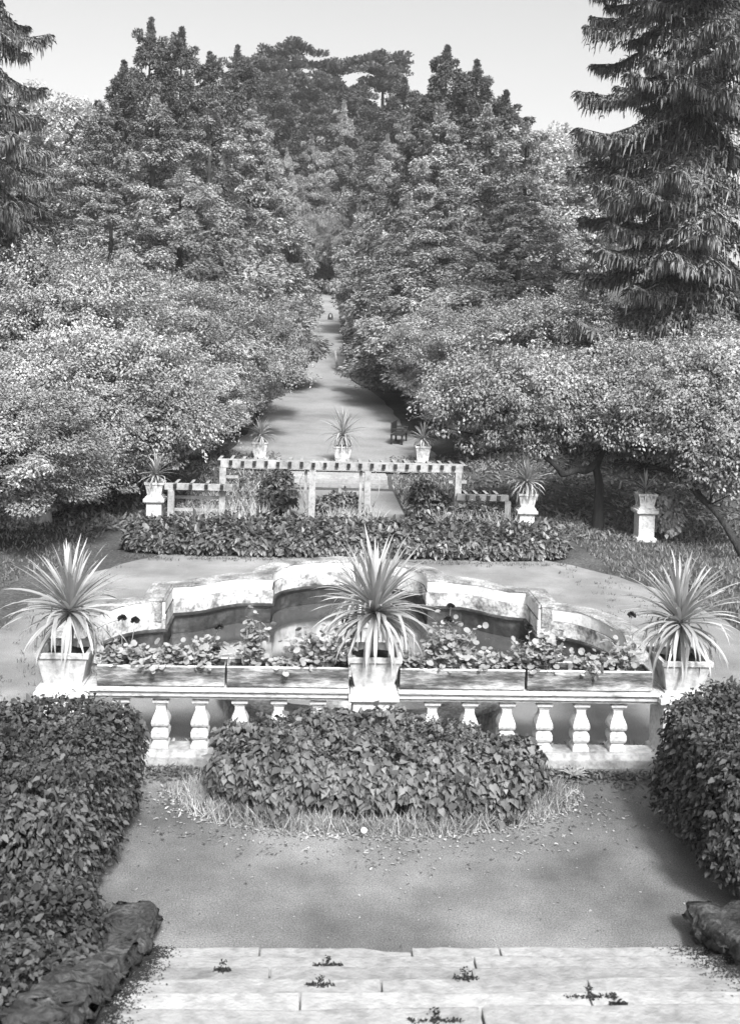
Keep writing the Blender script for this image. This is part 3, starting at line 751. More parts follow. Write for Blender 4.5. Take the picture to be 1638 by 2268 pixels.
# pedestals with pots at both sides of the pergola
def pedestal_pot(xd, ytop, Y, w_, pl, ppl, cl, seed, **kw):
    p = at_y(xd, ytop, Y); x, zt_ = p.x, p.z; zb = float(T(x, Y))
    t_ = thing('pillar', pl, 'pillar', (x, Y, zb), 0, 'white stone pillars carrying planters')
    h = zt_ - zb; a = w_ / 2
    mb = MB(); mb.sq([(a + .05, a + .05, -.05), (a + .05, a + .05, .07), (a, a, .10), (a, a, h - .16)]); mb.build('shaft', MAT['white'], t_, bevel=.012)
    mb = MB(); mb.sq([(a + .02, a + .02, h - .158), (a + .07, a + .07, h - .12), (a + .07, a + .07, h - .05), (a + .03, a + .03, h - .03), (a + .03, a + .03, h)]); mb.build('cap', MAT['plaster_pot'], t_, bevel=.008)
    pot_and_plant(ppl, cl, (x, Y, zt_ + .002), seed, **kw)
pedestal_pot(344, 1098, 24.3, .36, 'short white pillar at the left end of the low hedge', 'white planter box on the short pillar left of the pergola', 'small spiky plant on the pillar left of the pergola', 5, tw=.44, ph=.34, n=70, L=.56, stem=.30)
pedestal_pot(1164, 1124, 24.3, .36, 'short white pillar at the right end of the low hedge', 'white planter box on the short pillar right of the pergola', 'broad spiky plant on the pillar right of the pergola', 6, tw=.45, ph=.36, n=120, L=.68, stem=.40)
pedestal_pot(1427, 1123, 23.6, .38, 'tall white pillar on the lawn under the right trees', 'white planter box on the tall pillar on the lawn', 'sparse spiky plant on the tall pillar, half hidden by a bough', 7, tw=.45, ph=.34, n=34, L=.5, stem=.2, droop=.5)

# garden steps behind the pergola and the three far planters
gs = thing('garden_steps', 'three pale stone steps leading up to the path behind the pergola', 'steps', (0, 30.3, 0))
for k in range(3):
    mb = MB(); mb.box((-.05, .45 + k * .42 + .4, .05 + k * .1 - .02), (3.3, 1.2 if k == 2 else .8, .14)); mb.build('step', MAT['step'], gs, bevel=.01)
for xd, yb, Y, lb, cl, sd, kw in (
    (576, 1014, 34.6, 'white planter box standing at the left corner of the far court', 'spiky plant in the planter at the left corner of the far court', 8, dict(tw=.52, ph=.55, n=85, L=.62, stem=.36)),
    (757, 1026, 34.4, 'white planter box in the middle of the path above the garden steps', 'broad spiky plant in the middle of the path above the garden steps', 9, dict(tw=.62, ph=.5, n=110, L=.92, stem=.52)),
    (934, 1026, 34.6, 'white planter box at the right corner of the far court beside the bench', 'spiky plant in the planter beside the dark bench', 10, dict(tw=.52, ph=.55, n=75, L=.60, stem=.38))):
    p = at_y(xd, yb, Y)
    zg = float(T(p.x, Y)) + .01
    sl_ = thing('planter_slab', {8: 'low stone slab under the far left planter', 9: 'low stone slab under the far middle planter', 10: 'low stone slab under the far right planter'}[sd], 'slab', (p.x, Y, zg))
    mb = MB(); hh = max(.06, p.z - zg); mb.box((0, 0, hh / 2 - .01), (.7, .7, hh + .02)); mb.build('slab', MAT['coping'], sl_, bevel=.01)
    pot_and_plant(lb, cl, (p.x, Y, zg + hh + .002), sd, **kw)

# bench
p = at_y(884, 988, 40.0); zg = float(T(p.x, 40))
bn = thing('garden_bench', 'dark wooden garden bench under the trees at the right of the far court', 'bench', (p.x, 40, zg), R(78))
for nm, c, d in (('seat', (0, 0, .42), (1.5, .45, .05)), ('backrest', (0, .24, .68), (1.5, .05, .42)), ('leg', (-.68, -.18, .2), (.07, .07, .40)), ('leg', (.68, -.18, .2), (.07, .07, .40)), ('leg', (-.68, .24, .22), (.07, .07, .44)), ('leg', (.68, .24, .22), (.07, .07, .44)), ('armrest', (-.71, 0, .64), (.06, .5, .05)), ('armrest', (.71, 0, .64), (.06, .5, .05)), ('arm_post', (-.71, -.2, .53), (.05, .05, .18)), ('arm_post', (.71, -.2, .53), (.05, .05, .18))):
    mb = MB(); mb.box(c, d); mb.build(nm, MAT['wood_dark'], bn, bevel=.008)
# leaning stake, thin stake and marker on the far path
def stake(label, xa, ya, xb, yb, Y, r0, r1, mat):
    a = at_y(xa, ya, Y); b_ = at_y(xb, yb, Y); zg = float(T(b_.x, Y))
    mb = MB(); mb.tube([(0, 0, -.1), ((a.x - b_.x) * .5 + .02, 0, (a.z - b_.z) * .5), (a.x - b_.x, 0, a.z - b_.z)], [r1, (r0 + r1) / 2, r0], 8)
    tag(mb.build('stake', mat, None, True, loc=(b_.x, Y, zg)), label, 'stake')
stake('pale leaning stake at the right edge of the far walk', 742, 768, 747, 812, 67.5, .07, .10, MAT['wood_white'])
stake('thin dark stake at the left edge of the far walk', 679, 772, 680, 803, 68, .05, .06, MAT['wood_dark'])
p = at_y(731, 720, 96); zg = float(T(p.x, 96))
mk = thing('marker_stone', 'small dark rounded marker stone alone on the far walk', 'stone', (p.x, 96, zg))
mb = MB(); mb.tube([(0, 0, -.05), (0, 0, .3), (0, 0, .5), (0, 0, .62), (0, 0, .68)], [.26, .25, .20, .12, .04], 12); mb.build('stone', MAT['roughstone'], mk, True)
mb = MB(); mb.box((0, -.235, .38), (.10, .06, .26)); mb.build('pale_face', MAT['rim'], mk, bevel=.01)

# ------------------------------------------------------------------ trees
def shoots_on(rg, ax, c, fn, amp, ns, leaf, aspect, per=46, ln=(.5, 1.3)):
    """long leafy shoots that break the outline of a crown"""
    d = rdir(rg, ns); d[:, 2] = np.where(d[:, 2] < -.35, -d[:, 2], d[:, 2])
    B = d * ax * (.85 * (1 + amp * fn(d * 2.2)))[:, None] + c
    U = d * np.array([1, 1, .6]) + np.array([0, 0, .35]) + rg.normal(size=(ns, 3)) * .4; U /= np.linalg.norm(U, axis=1)[:, None]
    l = rg.uniform(*ln, ns); idx = np.repeat(np.arange(ns), per); t = rg.random(len(idx)) ** .8
    P = B[idx] + U[idx] * (t * l[idx])[:, None]; P[:, 2] -= .45 * l[idx] * t ** 2
    P += rg.normal(size=P.shape) * (.05 + .07 * (1 - t))[:, None]
    D = U[idx] * .5 + np.array([0, 0, -.45]) + rg.normal(size=P.shape) * .5; N = np.array([0, 0, .9]) + d[idx] * .4 + rg.normal(size=P.shape) * .35
    L = leaf * rg.uniform(.6, 1.3, len(idx))
    return [scatter(P, D, N, L, L * aspect, T_DIAMOND)]
def crown_decid(seed, r=3.0, z0=1.0, z1=6.0, ncl=330, per=75, leaf=.17, flat=.55, tm=T_DIAMOND, aspect=.55):
    rg = np.random.default_rng(seed); zc, hz = (z0 + z1) / 2, (z1 - z0) / 2
    d = rdir(rg, ncl); rad = rg.uniform(.35, 1.0, ncl) ** .45
    fn = lump(rg, 6)
    C = d * rad[:, None] * np.array([r, r, hz]) * (1 + .5 * fn(d * 2.2))[:, None]; C[:, 2] += zc
    cr = rg.uniform(.25, .72, ncl) * r / 3
    idx = np.repeat(np.arange(ncl), per); n = len(idx)
    q = rdir(rg, n); qr = rg.uniform(.2, 1, n) ** .5
    P = C[idx] + q * (qr * cr[idx])[:, None] * np.array([1, 1, flat])
    out = C[idx] * np.array([1, 1, .4]); out[:, 2] -= zc * .4; out /= np.linalg.norm(out, axis=1)[:, None] + 1e-6
    D = out * .5 + q * .4 + np.array([0, 0, -.45]) + rg.normal(size=(n, 3)) * .35
    N = q * .75 + out * .3 + np.array([0, 0, .7]) + rg.normal(size=(n, 3)) * .28
    L = leaf * rg.uniform(.6, 1.3, n)
    G = [scatter(P, D, N, L, L * aspect, tm)] + shoots_on(rg, np.array([r, r, hz]), np.array([0, 0, zc]), fn, .5, 170, leaf, aspect, 70)
    return C, leaf_mesh('crown', G)
def limbs_to(C, rg, trunk_pts, r0, nl=16, ntw=60):
    mb = MB(); tp = np.array(trunk_pts); top = tp[-1]
    rr = np.linspace(r0, r0 * .55, len(tp)); mb.tube(tp, rr, 10, wob=.12, rng=rg)
    pick = rg.choice(len(C), nl, replace=False); nodes_ = [top]
    for i in pick:
        e = C[i]; m1 = top * .6 + e * .4 + rg.normal(size=3) * .18 * np.linalg.norm(e - top); m1[2] -= .1
        m2 = top * .25 + e * .75 + rg.normal(size=3) * .1
        mb.tube([top - np.array([0, 0, .15]), m1, m2, e], [r0 * .5, r0 * .3, r0 * .18, r0 * .07], 6); nodes_ += [m1, m2]
    nodes_ = np.array(nodes_)
    for i in rg.choice(len(C), min(ntw, len(C)), replace=False):
        e = C[i]; k = np.argmin(np.linalg.norm(nodes_ - e, axis=1)); b_ = nodes_[k]
        mb.tube([b_, (b_ + e) / 2 + rg.normal(size=3) * .08, e], [r0 * .14, r0 * .09, r0 * .03], 4)
    return mb

def crown_thuja(seed, r=4.0, h=18.0, nl=420, per=230, spray=.26, pw=.75, z0=.06, taper=.66):
    rg = np.random.default_rng(seed)
    u = 1 - np.sqrt(rg.random(nl)) * .985; u = np.clip(u, 0, .985); u[-14:] = np.linspace(.86, .985, 14); az = rg.random(nl) * 6.283
    if taper < .6: u[-110:] = np.linspace(.5, .985, 110)
    lob = 1 + .22 * np.sin(az * 3 + u * 9 + rg.random() * 6) + .12 * np.sin(az * 7 - u * 23)
    R_ = r * (1 - u) ** pw * lob * rg.uniform(.55, 1.1, nl) * np.minimum(1, (u + .10) / .16)
    C = np.stack([R_ * np.cos(az), R_ * np.sin(az), h * (z0 + (1 - z0) * u)], 1)
    C[-9:] = np.stack([np.zeros(9), np.zeros(9), h * np.linspace(.90, 1.0, 9)], 1)
    cr = (.86 - taper + taper * (1 - u)) * rg.uniform(.7, 1.25, nl) * r / 4; cr[-9:] = np.linspace(.42, .10, 9)
    idx = np.repeat(np.arange(nl), per); n = len(idx)
    q = rdir(rg, n); q[:, 2] = np.abs(q[:, 2]) * rg.choice([1, 1, -1], n)
    o = np.stack([np.cos(az), np.sin(az), np.zeros(nl)], 1)[idx]
    P = C[idx] + q * cr[idx][:, None] * np.array([1, 1, .95]) * (rg.uniform(.15, 1, n) ** .5)[:, None]
    D = o * .45 + q * .6 + np.array([0, 0, -.55]) + rg.normal(size=(n, 3)) * .4
    top = (u[idx] > .93)
    D[top] = D[top] * .7 + np.array([0, 0, .9])
    N = o * .6 + q * .4 + np.array([0, 0, .5]) + rg.normal(size=(n, 3)) * .5
    L = spray * rg.uniform(.6, 1.3, n) * (.55 + .45 * (1 - u[idx]))
    me = leaf_mesh('crown', [scatter(P, D, N, L, L * .55, T_FAN)])
    mb = MB(); mb.tube([(0, 0, -.3), (.05, 0, h * .3), (-.05, .05, h * .65), (0, 0, h * .985)], [.32, .25, .12, .02], 8)
    for i in rg.choice(nl, 70, replace=False):
        mb.tube([(0, 0, C[i, 2] - .12 * R_[i]), C[i] * np.array([.5, .5, 1]) + np.array([0, 0, .05]), C[i]], [.06, .04, .015], 4)
    return me, mb

def crown_spruce(seed, r=5.5, h=26.0, lev=34, hang=.85, z0=.04, dens=1.0, width=.05):
    rg = np.random.default_rng(seed); P = []; D = []; N = []; L = []; P2 = []; D2 = []; N2 = []; L2 = []
    mb = MB(); mb.tube([(0, 0, -.3), (.04, .03, h * .5), (0, 0, h)], [.45, .3, .03], 10)
    for k in range(lev):
        u = (k + .5) / lev; u = u ** .92; z = h * (z0 + (1 - z0) * u)
        for b_ in range(9 if u < .8 else 5):
            az = rg.random() * 6.283; ln = r * (1 - u) ** .42 * rg.uniform(.55, 1.12) + .25
            ca, sa = math.cos(az), math.sin(az); zz = z + rg.normal() * h / lev * .3
            s = np.linspace(0, 1, 9); bz = zz - ln * (.40 * np.sin(s * 1.75) - .05 * s ** 3)
            bp = np.stack([s * ln * ca, s * ln * sa, bz], 1)
            mb.tube(bp[::2], np.linspace(.05, .006, 5) * (.4 + ln / r), 5)
            m_ = int((36 + 62 * ln) * dens)
            t = rg.random(m_) ** .75; px = np.interp(t, s, bp[:, 0]); py = np.interp(t, s, bp[:, 1]); pz = np.interp(t, s, bp[:, 2])
            lat = rg.normal(size=m_) * .22 * ln * (1 - t * .75) * .8
            px += -sa * lat; py += ca * lat; pz -= np.abs(lat) * .35
            for i in range(m_):
                P.append((px[i], py[i], pz[i])); D.append((ca * .25 + rg.normal() * .12, sa * .25 + rg.normal() * .12, -1)); N.append((ca + rg.normal() * .8, sa + rg.normal() * .8, .3)); L.append(hang * rg.uniform(.2, 1.0) ** 1.3 * 1.15 * (.5 + .5 * (1 - u)))
            m2 = int(m_ * 1.3); t = rg.random(m2)
            for i in range(m2):
                j = rg.integers(m_); sgn = rg.choice([-1, 1])
                P2.append((px[j], py[j], pz[j] + .03)); D2.append((ca * .7 - sa * sgn * .8, sa * .7 + ca * sgn * .8, -.25 + rg.normal() * .15)); N2.append((rg.normal() * .3, rg.normal() * .3, 1)); L2.append(rg.uniform(.18, .45) * (.5 + .5 * (1 - u)))
    P, D, N, L = map(np.array, (P, D, N, L)); P2, D2, N2, L2 = map(np.array, (P2, D2, N2, L2))
    return leaf_mesh('crown', [scatter(P, D, N, L, np.full(len(L), width), T_HANG), scatter(P2, D2, N2, L2, L2 * .35, T_FAN)]), mb

def crown_pine(seed, r=6.0, h=26.0):
    rg = np.random.default_rng(seed); C = []
    mb = MB(); mb.tube([(0, 0, -.3), (.2, 0, h * .4), (-.1, .1, h * .75), (.1, 0, h * .96)], [.4, .32, .2, .05], 8)
    for k in range(26):
        u = rg.random() ** .7; z = h * (.45 + .53 * u); az = rg.random() * 6.28; rr = r * (1 - .75 * u ** 2) * rg.uniform(.3, 1)
        e = np.array([rr * math.cos(az), rr * math.sin(az), z]); mb.tube([(0, 0, z - rr * .35), e * np.array([.5, .5, 1]) - np.array([0, 0, rr * .2]), e], [.12, .08, .03], 5)
        for q in range(9): C.append(e + rg.normal(size=3) * np.array([1.0, 1.0, .32]))
    C.append(np.array([0, 0, h])); C.append(np.array([.2, 0, h * .98])); C = np.array(C)
    per = 110; idx = np.repeat(np.arange(len(C)), per); n = len(idx); q = rdir(rg, n); q[:, 2] = np.abs(q[:, 2]) * 1.0
    P = C[idx] + q * np.array([.85, .85, .5]) * rg.uniform(.3, 1, n)[:, None]
    D = q + np.array([0, 0, .5]); L = rg.uniform(.2, .42, n)
    return leaf_mesh('crown', [scatter(P, D, rdir(rg, n), L, L * .5, T_TUFT)]), mb

PROTO = {}
def proto(kind, name, me, mb_mesh, leafmat, barkmat):
    me.materials.append(leafmat); mb_mesh.materials.append(barkmat); PROTO[kind] = (name, me, mb_mesh)
for k in range(4):
    rg = np.random.default_rng(200 + k)
    C, me = crown_decid(200 + k, 3.0, [.7, 1.2, .4, .9][k], 6.0, 270, 330, .085, .6)
    tb = limbs_to(C, rg, [(0, 0, -.2), (.05, .02, .7), (.12, -.03, 1.6)], .16)
    proto('decid%d' % k, 'broadleaf_tree', me, tb.mesh('trunk', True), MAT['decid'] if k % 2 else MAT['decid_pale'], MAT['bark'])
for k in range(3):
    me, mb = crown_thuja(300 + k, pw=[.72, .85, .6][k])
    proto('thuja%d' % k, 'arborvitae_tree', me, mb.mesh('trunk', True), MAT['thuja'], MAT['bark'])
me, mb = crown_thuja(306, h=18, z0=.10, pw=.7)
proto('thuja3', 'arborvitae_tree', me, mb.mesh('trunk', True), MAT['thuja'], MAT['bark'])
for k in range(2):
    me, mb = crown_thuja(310 + k, r=3.4, h=18, nl=360, per=190, spray=.28, pw=.56, taper=.58)
    proto('cypress%d' % k, 'cypress_tree', me, mb.mesh('trunk', True), MAT['thuja_dark'], MAT['bark'])
for k in range(2):
    me, mb = crown_pine(320 + k); proto('pine%d' % k, 'pine_tree', me, mb.mesh('trunk', True), MAT['pine'], MAT['bark'])
me, mb = crown_spruce(330, 6.2, 27, 30, .42, dens=2.6); proto('spruce0', 'spruce_tree', me, mb.mesh('trunk', True), MAT['spruce'], MAT['bark'])
me, mb = crown_spruce(331, 5.5, 24, 20, .46, dens=1.9); proto('spruce1', 'spruce_tree', me, mb.mesh('trunk', True), MAT['spruce'], MAT['bark'])
C, me = crown_decid(250, 3.0, 2.4, 6.0, 240, 300, .085, .6)
proto('decid4', 'broadleaf_tree', me, limbs_to(C, np.random.default_rng(10), [(0, 0, -.2), (.05, .02, 1.2), (.12, -.03, 2.2)], .13).mesh('trunk', True), MAT['thuja'], MAT['bark'])
C, me = crown_decid(240, 4.0, 1.5, 11, 320, 170, .22, .7)
proto('far0', 'broadleaf_tree', me, limbs_to(C, np.random.default_rng(9), [(0, 0, -.2), (.1, 0, 1.5), (0, .1, 3)], .25).mesh('trunk', True), MAT['far'], MAT['bark'])
PH = {'decid': (3.0, 6.2), 'thuja': (4.0, 18), 'cypress': (3.4, 18), 'pine': (6, 26.3), 'spruce0': (6.2, 27), 'spruce1': (5.5, 24), 'far': (4.0, 11.2)}
_rt = random.Random(4)
def plant_tree(kind, label, xd, ytop, Y, rad, group, rz=None, sink=0.0):
    p = at_y(xd, ytop, Y); zb = float(T(p.x, Y)) - sink; h = p.z - zb
    name, me, tme = PROTO[kind]; r0, h0 = next(v for k, v in PH.items() if kind.startswith(k))
    t_ = thing(name, label, 'tree', (p.x, Y, zb), _rt.uniform(0, 6.28) if rz is None else rz, group)
    t_.scale = (rad / r0, rad / r0, h / h0)
    for nm, m_ in (('crown', me), ('trunk', tme)):
        o = bpy.data.objects.new(nm, m_); COL.objects.link(o); o.parent = t_
    return t_
TREES = [
 # far skyline
 ('pine0', 'flat-topped dark pine on the skyline left of the path notch', 640, 100, 146, 7.8, 'pines on the skyline'),
 ('pine1', 'dark pine whose crown stands straight above the path end', 742, 135, 152, 8.2, 'pines on the skyline'),
 ('pine0', 'tall bushy pine just right of the path notch', 850, 122, 144, 8.2, 'pines on the skyline'),
 ('pine1', 'low dark pine between the skyline pines and the left cypresses', 575, 128, 138, 7.2, 'pines on the skyline'),
 ('cypress0', 'tallest pointed cypress with the highest tip left of the path', 335, 46, 66, 3.9, 'cypresses on the skyline'),
 ('cypress1', 'second pointed cypress just right of the tallest tip', 403, 66, 70, 4.2, 'cypresses on the skyline'),
 ('cypress0', 'dark ragged cypress between the left tips and the pines', 526, 106, 82, 4.4, 'cypresses on the skyline'),
 ('cypress1', 'stout cypress filling the skyline below the second tip', 465, 120, 78, 4.4, 'cypresses on the skyline'),
 ('cypress0', 'low cypress on the left shoulder of the skyline', 275, 140, 62, 3.7, 'cypresses on the skyline'),
 ('cypress1', 'broad pointed cypress forming the highest tip right of the path', 990, 106, 78, 5.0, 'cypresses on the skyline'),
 ('cypress0', 'pointed cypress just right of the highest right-hand tip', 1056, 138, 74, 4.6, 'cypresses on the skyline'),
 ('cypress1', 'low cypress on the right shoulder of the skyline', 1120, 205, 68, 4.2, 'cypresses on the skyline'),
 # arborvitae masses
 ('thuja0', 'light arborvitae at the left end of the big left-hand mass', 225, 235, 56, 4.6, 'arborvitae left of the path'),
 ('thuja1', 'broad arborvitae below the tallest cypress', 345, 215, 57, 5.2, 'arborvitae left of the path'),
 ('thuja2', 'broad arborvitae at the heart of the left-hand mass', 470, 225, 60, 5.6, 'arborvitae left of the path'),
 ('thuja0', 'arborvitae beside the path notch on the left', 560, 225, 76, 5.0, 'arborvitae left of the path'),
 ('thuja1', 'slim arborvitae leaning into the notch from the left', 600, 300, 98, 3.8, 'arborvitae left of the path'),
 ('thuja2', 'low arborvitae closing the left side of the path end', 600, 400, 78, 3.3, 'arborvitae left of the path'),
 ('thuja0', 'low front arborvitae above the pale left shrubs', 400, 380, 48, 4.2, 'arborvitae left of the path'),
 ('thuja1', 'low front arborvitae nearest the walk on the left', 515, 420, 60, 4.2, 'arborvitae left of the path'),
 ('thuja2', 'low front arborvitae beside the left spruce', 250, 400, 46, 3.8, 'arborvitae left of the path'),
 ('thuja3', 'hazy pale arborvitae in the middle of the notch', 762, 225, 132, 5.5, 'arborvitae at the end of the path'),
 ('thuja3', 'arborvitae closing the end of the path from the left', 690, 300, 127, 4.8, 'arborvitae at the end of the path'),
 ('thuja0', 'arborvitae closing the end of the path from the right', 858, 300, 114, 4.2, 'arborvitae at the end of the path'),
 ('thuja2', 'arborvitae beside the notch on the right', 905, 260, 86, 5.0, 'arborvitae right of the path'),
 ('thuja1', 'broad arborvitae below the highest right-hand tip', 975, 235, 70, 5.6, 'arborvitae right of the path'),
 ('thuja0', 'broad arborvitae at the heart of the right-hand mass', 1080, 235, 62, 5.4, 'arborvitae right of the path'),
 ('thuja2', 'arborvitae on the right slope of the right-hand mass', 1165, 265, 56, 4.6, 'arborvitae right of the path'),
 ('thuja1', 'low front arborvitae nearest the walk on the right', 905, 430, 66, 4.0, 'arborvitae right of the path'),
 ('thuja0', 'low front arborvitae in the middle of the right-hand mass', 985, 400, 54, 4.8, 'arborvitae right of the path'),
 ('thuja2', 'low front arborvitae beside the great spruce', 1150, 430, 47, 4.4, 'arborvitae right of the path'),
 ('thuja0', 'small arborvitae overhanging the middle of the walk on the right', 850, 560, 82, 2.9, 'arborvitae right of the path'),
 ('thuja0', 'dark arborvitae standing across the far end of the path', 735, 420, 146, 5.0, 'arborvitae at the end of the path'),
 ('thuja1', 'arborvitae behind the dark path end on its left', 660, 400, 140, 5.0, 'arborvitae at the end of the path'),
 ('thuja2', 'arborvitae behind the dark path end on its right', 800, 380, 138, 5.0, 'arborvitae at the end of the path'),
 ('thuja1', 'slim arborvitae flanking the dark path end on the left', 636, 330, 119, 3.0, 'arborvitae at the end of the path'),
 ('thuja2', 'slim arborvitae flanking the dark path end on the right', 815, 340, 119, 3.0, 'arborvitae at the end of the path'),
 ('decid4', 'dark tree arching over the path end from the left', 696, 470, 121, 3.4, 'trees arching over the path end'),
 ('decid4', 'dark tree arching over the path end from the right', 756, 480, 122, 3.4, 'trees arching over the path end'),
 ('decid1', 'dark tree deep inside the opening at the path end', 728, 470, 130, 4.2, 'trees arching over the path end'),
 ('cypress0', 'dark conifer filling the skyline left of the notch', 610, 165, 132, 7.5, 'cypresses on the skyline'),
 ('cypress1', 'dark conifer filling the skyline above the notch', 705, 185, 142, 8.0, 'cypresses on the skyline'),
 ('cypress0', 'dark conifer filling the skyline right of the notch', 800, 180, 138, 8.0, 'cypresses on the skyline'),
 ('cypress1', 'dark conifer between the right pine and the right cypresses', 895, 175, 120, 7.0, 'cypresses on the skyline'),
 # far pale wood
 ('far0', 'pale rounded tree far off below the left spruce boughs', 110, 205, 95, 7.0, 'far pale trees'),
 ('far0', 'pale far tree at the left beside the cypress shoulder', 190, 240, 105, 6.5, 'far pale trees'),
 ('far0', 'pale far tree low in the sky gap at the right', 1235, 285, 110, 7.0, 'far pale trees'),
 ('far0', 'pale far tree behind the edge of the great spruce', 1300, 320, 100, 7.0, 'far pale trees'),
 ('far0', 'pale far tree at the left edge behind the spruce', 30, 260, 90, 7.0, 'far pale trees'),
 # spruces
 ('spruce0', 'great dark spruce with drooping twigs filling the right edge', 1600, -1150, 35, 5.2, None),
 ('spruce1', 'dark spruce cut by the left edge with boughs against the sky', -50, -880, 30, 3.0, None),
 ('spruce1', 'lower dark spruce behind the pale shrubs at the left edge', 40, 215, 47, 4.4, None),
 # broadleaf trees, left
 ('decid0', 'pale feathery tree at the left edge below the spruce', 60, 545, 29, 3.4, 'broadleaf trees left of the path'),
 ('decid1', 'pale rounded tree second from the left edge', 200, 575, 32, 3.4, 'broadleaf trees left of the path'),
 ('decid2', 'pale rounded tree in the middle of the left shrubbery', 330, 600, 36, 3.5, 'broadleaf trees left of the path'),
 ('decid3', 'rounded tree before the left arborvitae', 455, 630, 40, 3.6, 'broadleaf trees left of the path'),
 ('decid0', 'rounded tree near the walk in the left shrubbery', 510, 665, 47, 3.3, 'broadleaf trees left of the path'),
 ('decid1', 'small tree touching the walk on its left edge', 585, 640, 57, 2.7, 'broadleaf trees left of the path'),
 ('decid2', 'low pale tree hanging over the left lawn', 110, 760, 25.5, 2.8, 'broadleaf trees left of the path'),
 ('decid3', 'low pale tree above the left fence wing', 265, 800, 29, 2.9, 'broadleaf trees left of the path'),
 ('decid0', 'low dark-gapped tree left of the far court', 385, 790, 33.5, 2.6, 'broadleaf trees left of the path'),
 ('decid1', 'low tree beside the far left planter', 488, 810, 41, 2.3, 'broadleaf trees left of the path'),
 ('decid3', 'nearest pale tree cut by the left edge', -30, 830, 21.5, 2.5, 'broadleaf trees left of the path'),
 # right
 ('decid1', 'rounded tree touching the walk on its right edge', 985, 700, 50, 3.0, 'broadleaf trees right of the path'),
 ('decid2', 'rounded tree before the right arborvitae', 1050, 640, 46, 3.4, 'broadleaf trees right of the path'),
 ('decid3', 'rounded tree in the middle of the right shrubbery', 1130, 660, 41, 3.6, 'broadleaf trees right of the path'),
 ('decid0', 'rounded tree below the great spruce', 1260, 640, 37, 3.4, 'broadleaf trees right of the path'),
 ('decid1', 'low tree above the dark bench', 1030, 800, 42.5, 2.4, 'broadleaf trees right of the path'),
 ('decid0', 'low tree above the right end of the pergola', 1110, 810, 35, 2.7, 'broadleaf trees right of the path'),
 ('decid2', 'pale tree below the spruce near the right edge', 1400, 740, 33, 3.2, 'broadleaf trees right of the path'),
 ('decid1', 'pale tree cut by the right edge below the spruce', 1600, 735, 30, 3.4, 'broadleaf trees right of the path'),
]
for tr in TREES: plant_tree(*tr)

# trees whose trunks show
def custom_tree(label, base_xd, base_yd, trunk_px, Y, crown_px, seed, r0, barkm, leafm, ncl=280, per=190, leaf=.085, extra=None):
    """trunk_px: list of (xd, yd, dY); crown_px: (xd, yd, rx, rz in m, dY)"""
    b_ = at_y(base_xd, base_yd, Y); zg = float(T(b_.x, Y)); base = np.array([b_.x, Y, zg])
    t_ = thing('broadleaf_tree', label, 'tree', base.tolist())
    tp = [np.array([0, 0, -.15])]
    for xd, yd, dy in trunk_px:
        q = at_y(xd, yd, Y + dy); tp.append(np.array([q.x, Y + dy, q.z]) - base)
    rg = np.random.default_rng(seed)
    Call = []; G = []
    for (xd, yd, rx, rz, dy) in crown_px:
        q = at_y(xd, yd, Y + dy); c = np.array([q.x, Y + dy, q.z]) - base
        d = rdir(rg, ncl); rad = rg.uniform(.2, 1, ncl) ** .5; fn = lump(rg, 6)
        C = c + d * rad[:, None] * np.array([rx, rx * .9, rz]) * (1 + .3 * fn(d * 2.2))[:, None]; Call.append(C)
        idx = np.repeat(np.arange(ncl), per); n = len(idx); qd = rdir(rg, n)
        P = C[idx] + qd * (rg.uniform(.2, 1, n) ** .5 * rg.uniform(.28, .5, ncl)[idx])[:, None] * np.array([1, 1, .5])
        D = qd * .6 + np.array([0, -.15, -.4]) + rg.normal(size=(n, 3)) * .35; N = qd * .8 + np.array([0, -.1, .7]) + rg.normal(size=(n, 3)) * .28
        L = leaf * rg.uniform(.6, 1.3, n); G.append(scatter(P, D, N, L, L * .6, T_DIAMOND)); G += shoots_on(rg, np.array([rx, rx * .9, rz]), c, fn, .3, 120, leaf, .6)
    link('crown', leaf_mesh('crown', G), leafm, t_)
    tp = np.array(tp); mb = MB()
    # smooth the trunk line
    s = np.linspace(0, len(tp) - 1, len(tp) * 5); tpl = np.stack([np.interp(s, np.arange(len(tp)), tp[:, k]) for k in range(3)], 1)
    for _ in range(2): tpl[1:-1] = (tpl[:-2] + 2 * tpl[1:-1] + tpl[2:]) / 4
    mb.tube(tpl, np.linspace(r0, r0 * .38, len(tpl)) * (1 + .25 * np.exp(-np.arange(len(tpl)) / 2.0)), 10, wob=.12, rng=rg)
    C = np.concatenate(Call); tips = [tpl[-1], tpl[int(len(tpl) * .75)]]
    if extra:
        for ex in extra:
            pl = [tpl[int(len(tpl) * ex[0])]]
            for xd, yd, dy in ex[1]:
                q = at_y(xd, yd, Y + dy); pl.append(np.array([q.x, Y + dy, q.z]) - base)
            pl = np.array(pl); s = np.linspace(0, len(pl) - 1, len(pl) * 4); pl = np.stack([np.interp(s, np.arange(len(pl)), pl[:, k]) for k in range(3)], 1)
            for _ in range(1): pl[1:-1] = (pl[:-2] + 2 * pl[1:-1] + pl[2:]) / 4
            mb.tube(pl, np.linspace(r0 * .75, r0 * .4, len(pl)), 8, wob=.1, rng=rg); tips.append(pl[-1])
    tips = np.array(tips)
    for i in rg.choice(len(C), 60, replace=False):
        e = C[i]; k = np.argmin(np.linalg.norm(tips - e, axis=1)); a = tips[k]
        m1 = (a + e) / 2 + rg.normal(size=3) * .15
        mb.tube([a, m1, e], [r0 * .22, r0 * .13, r0 * .04], 5)
    mb.build('trunk', barkm, t_, True)
    return t_
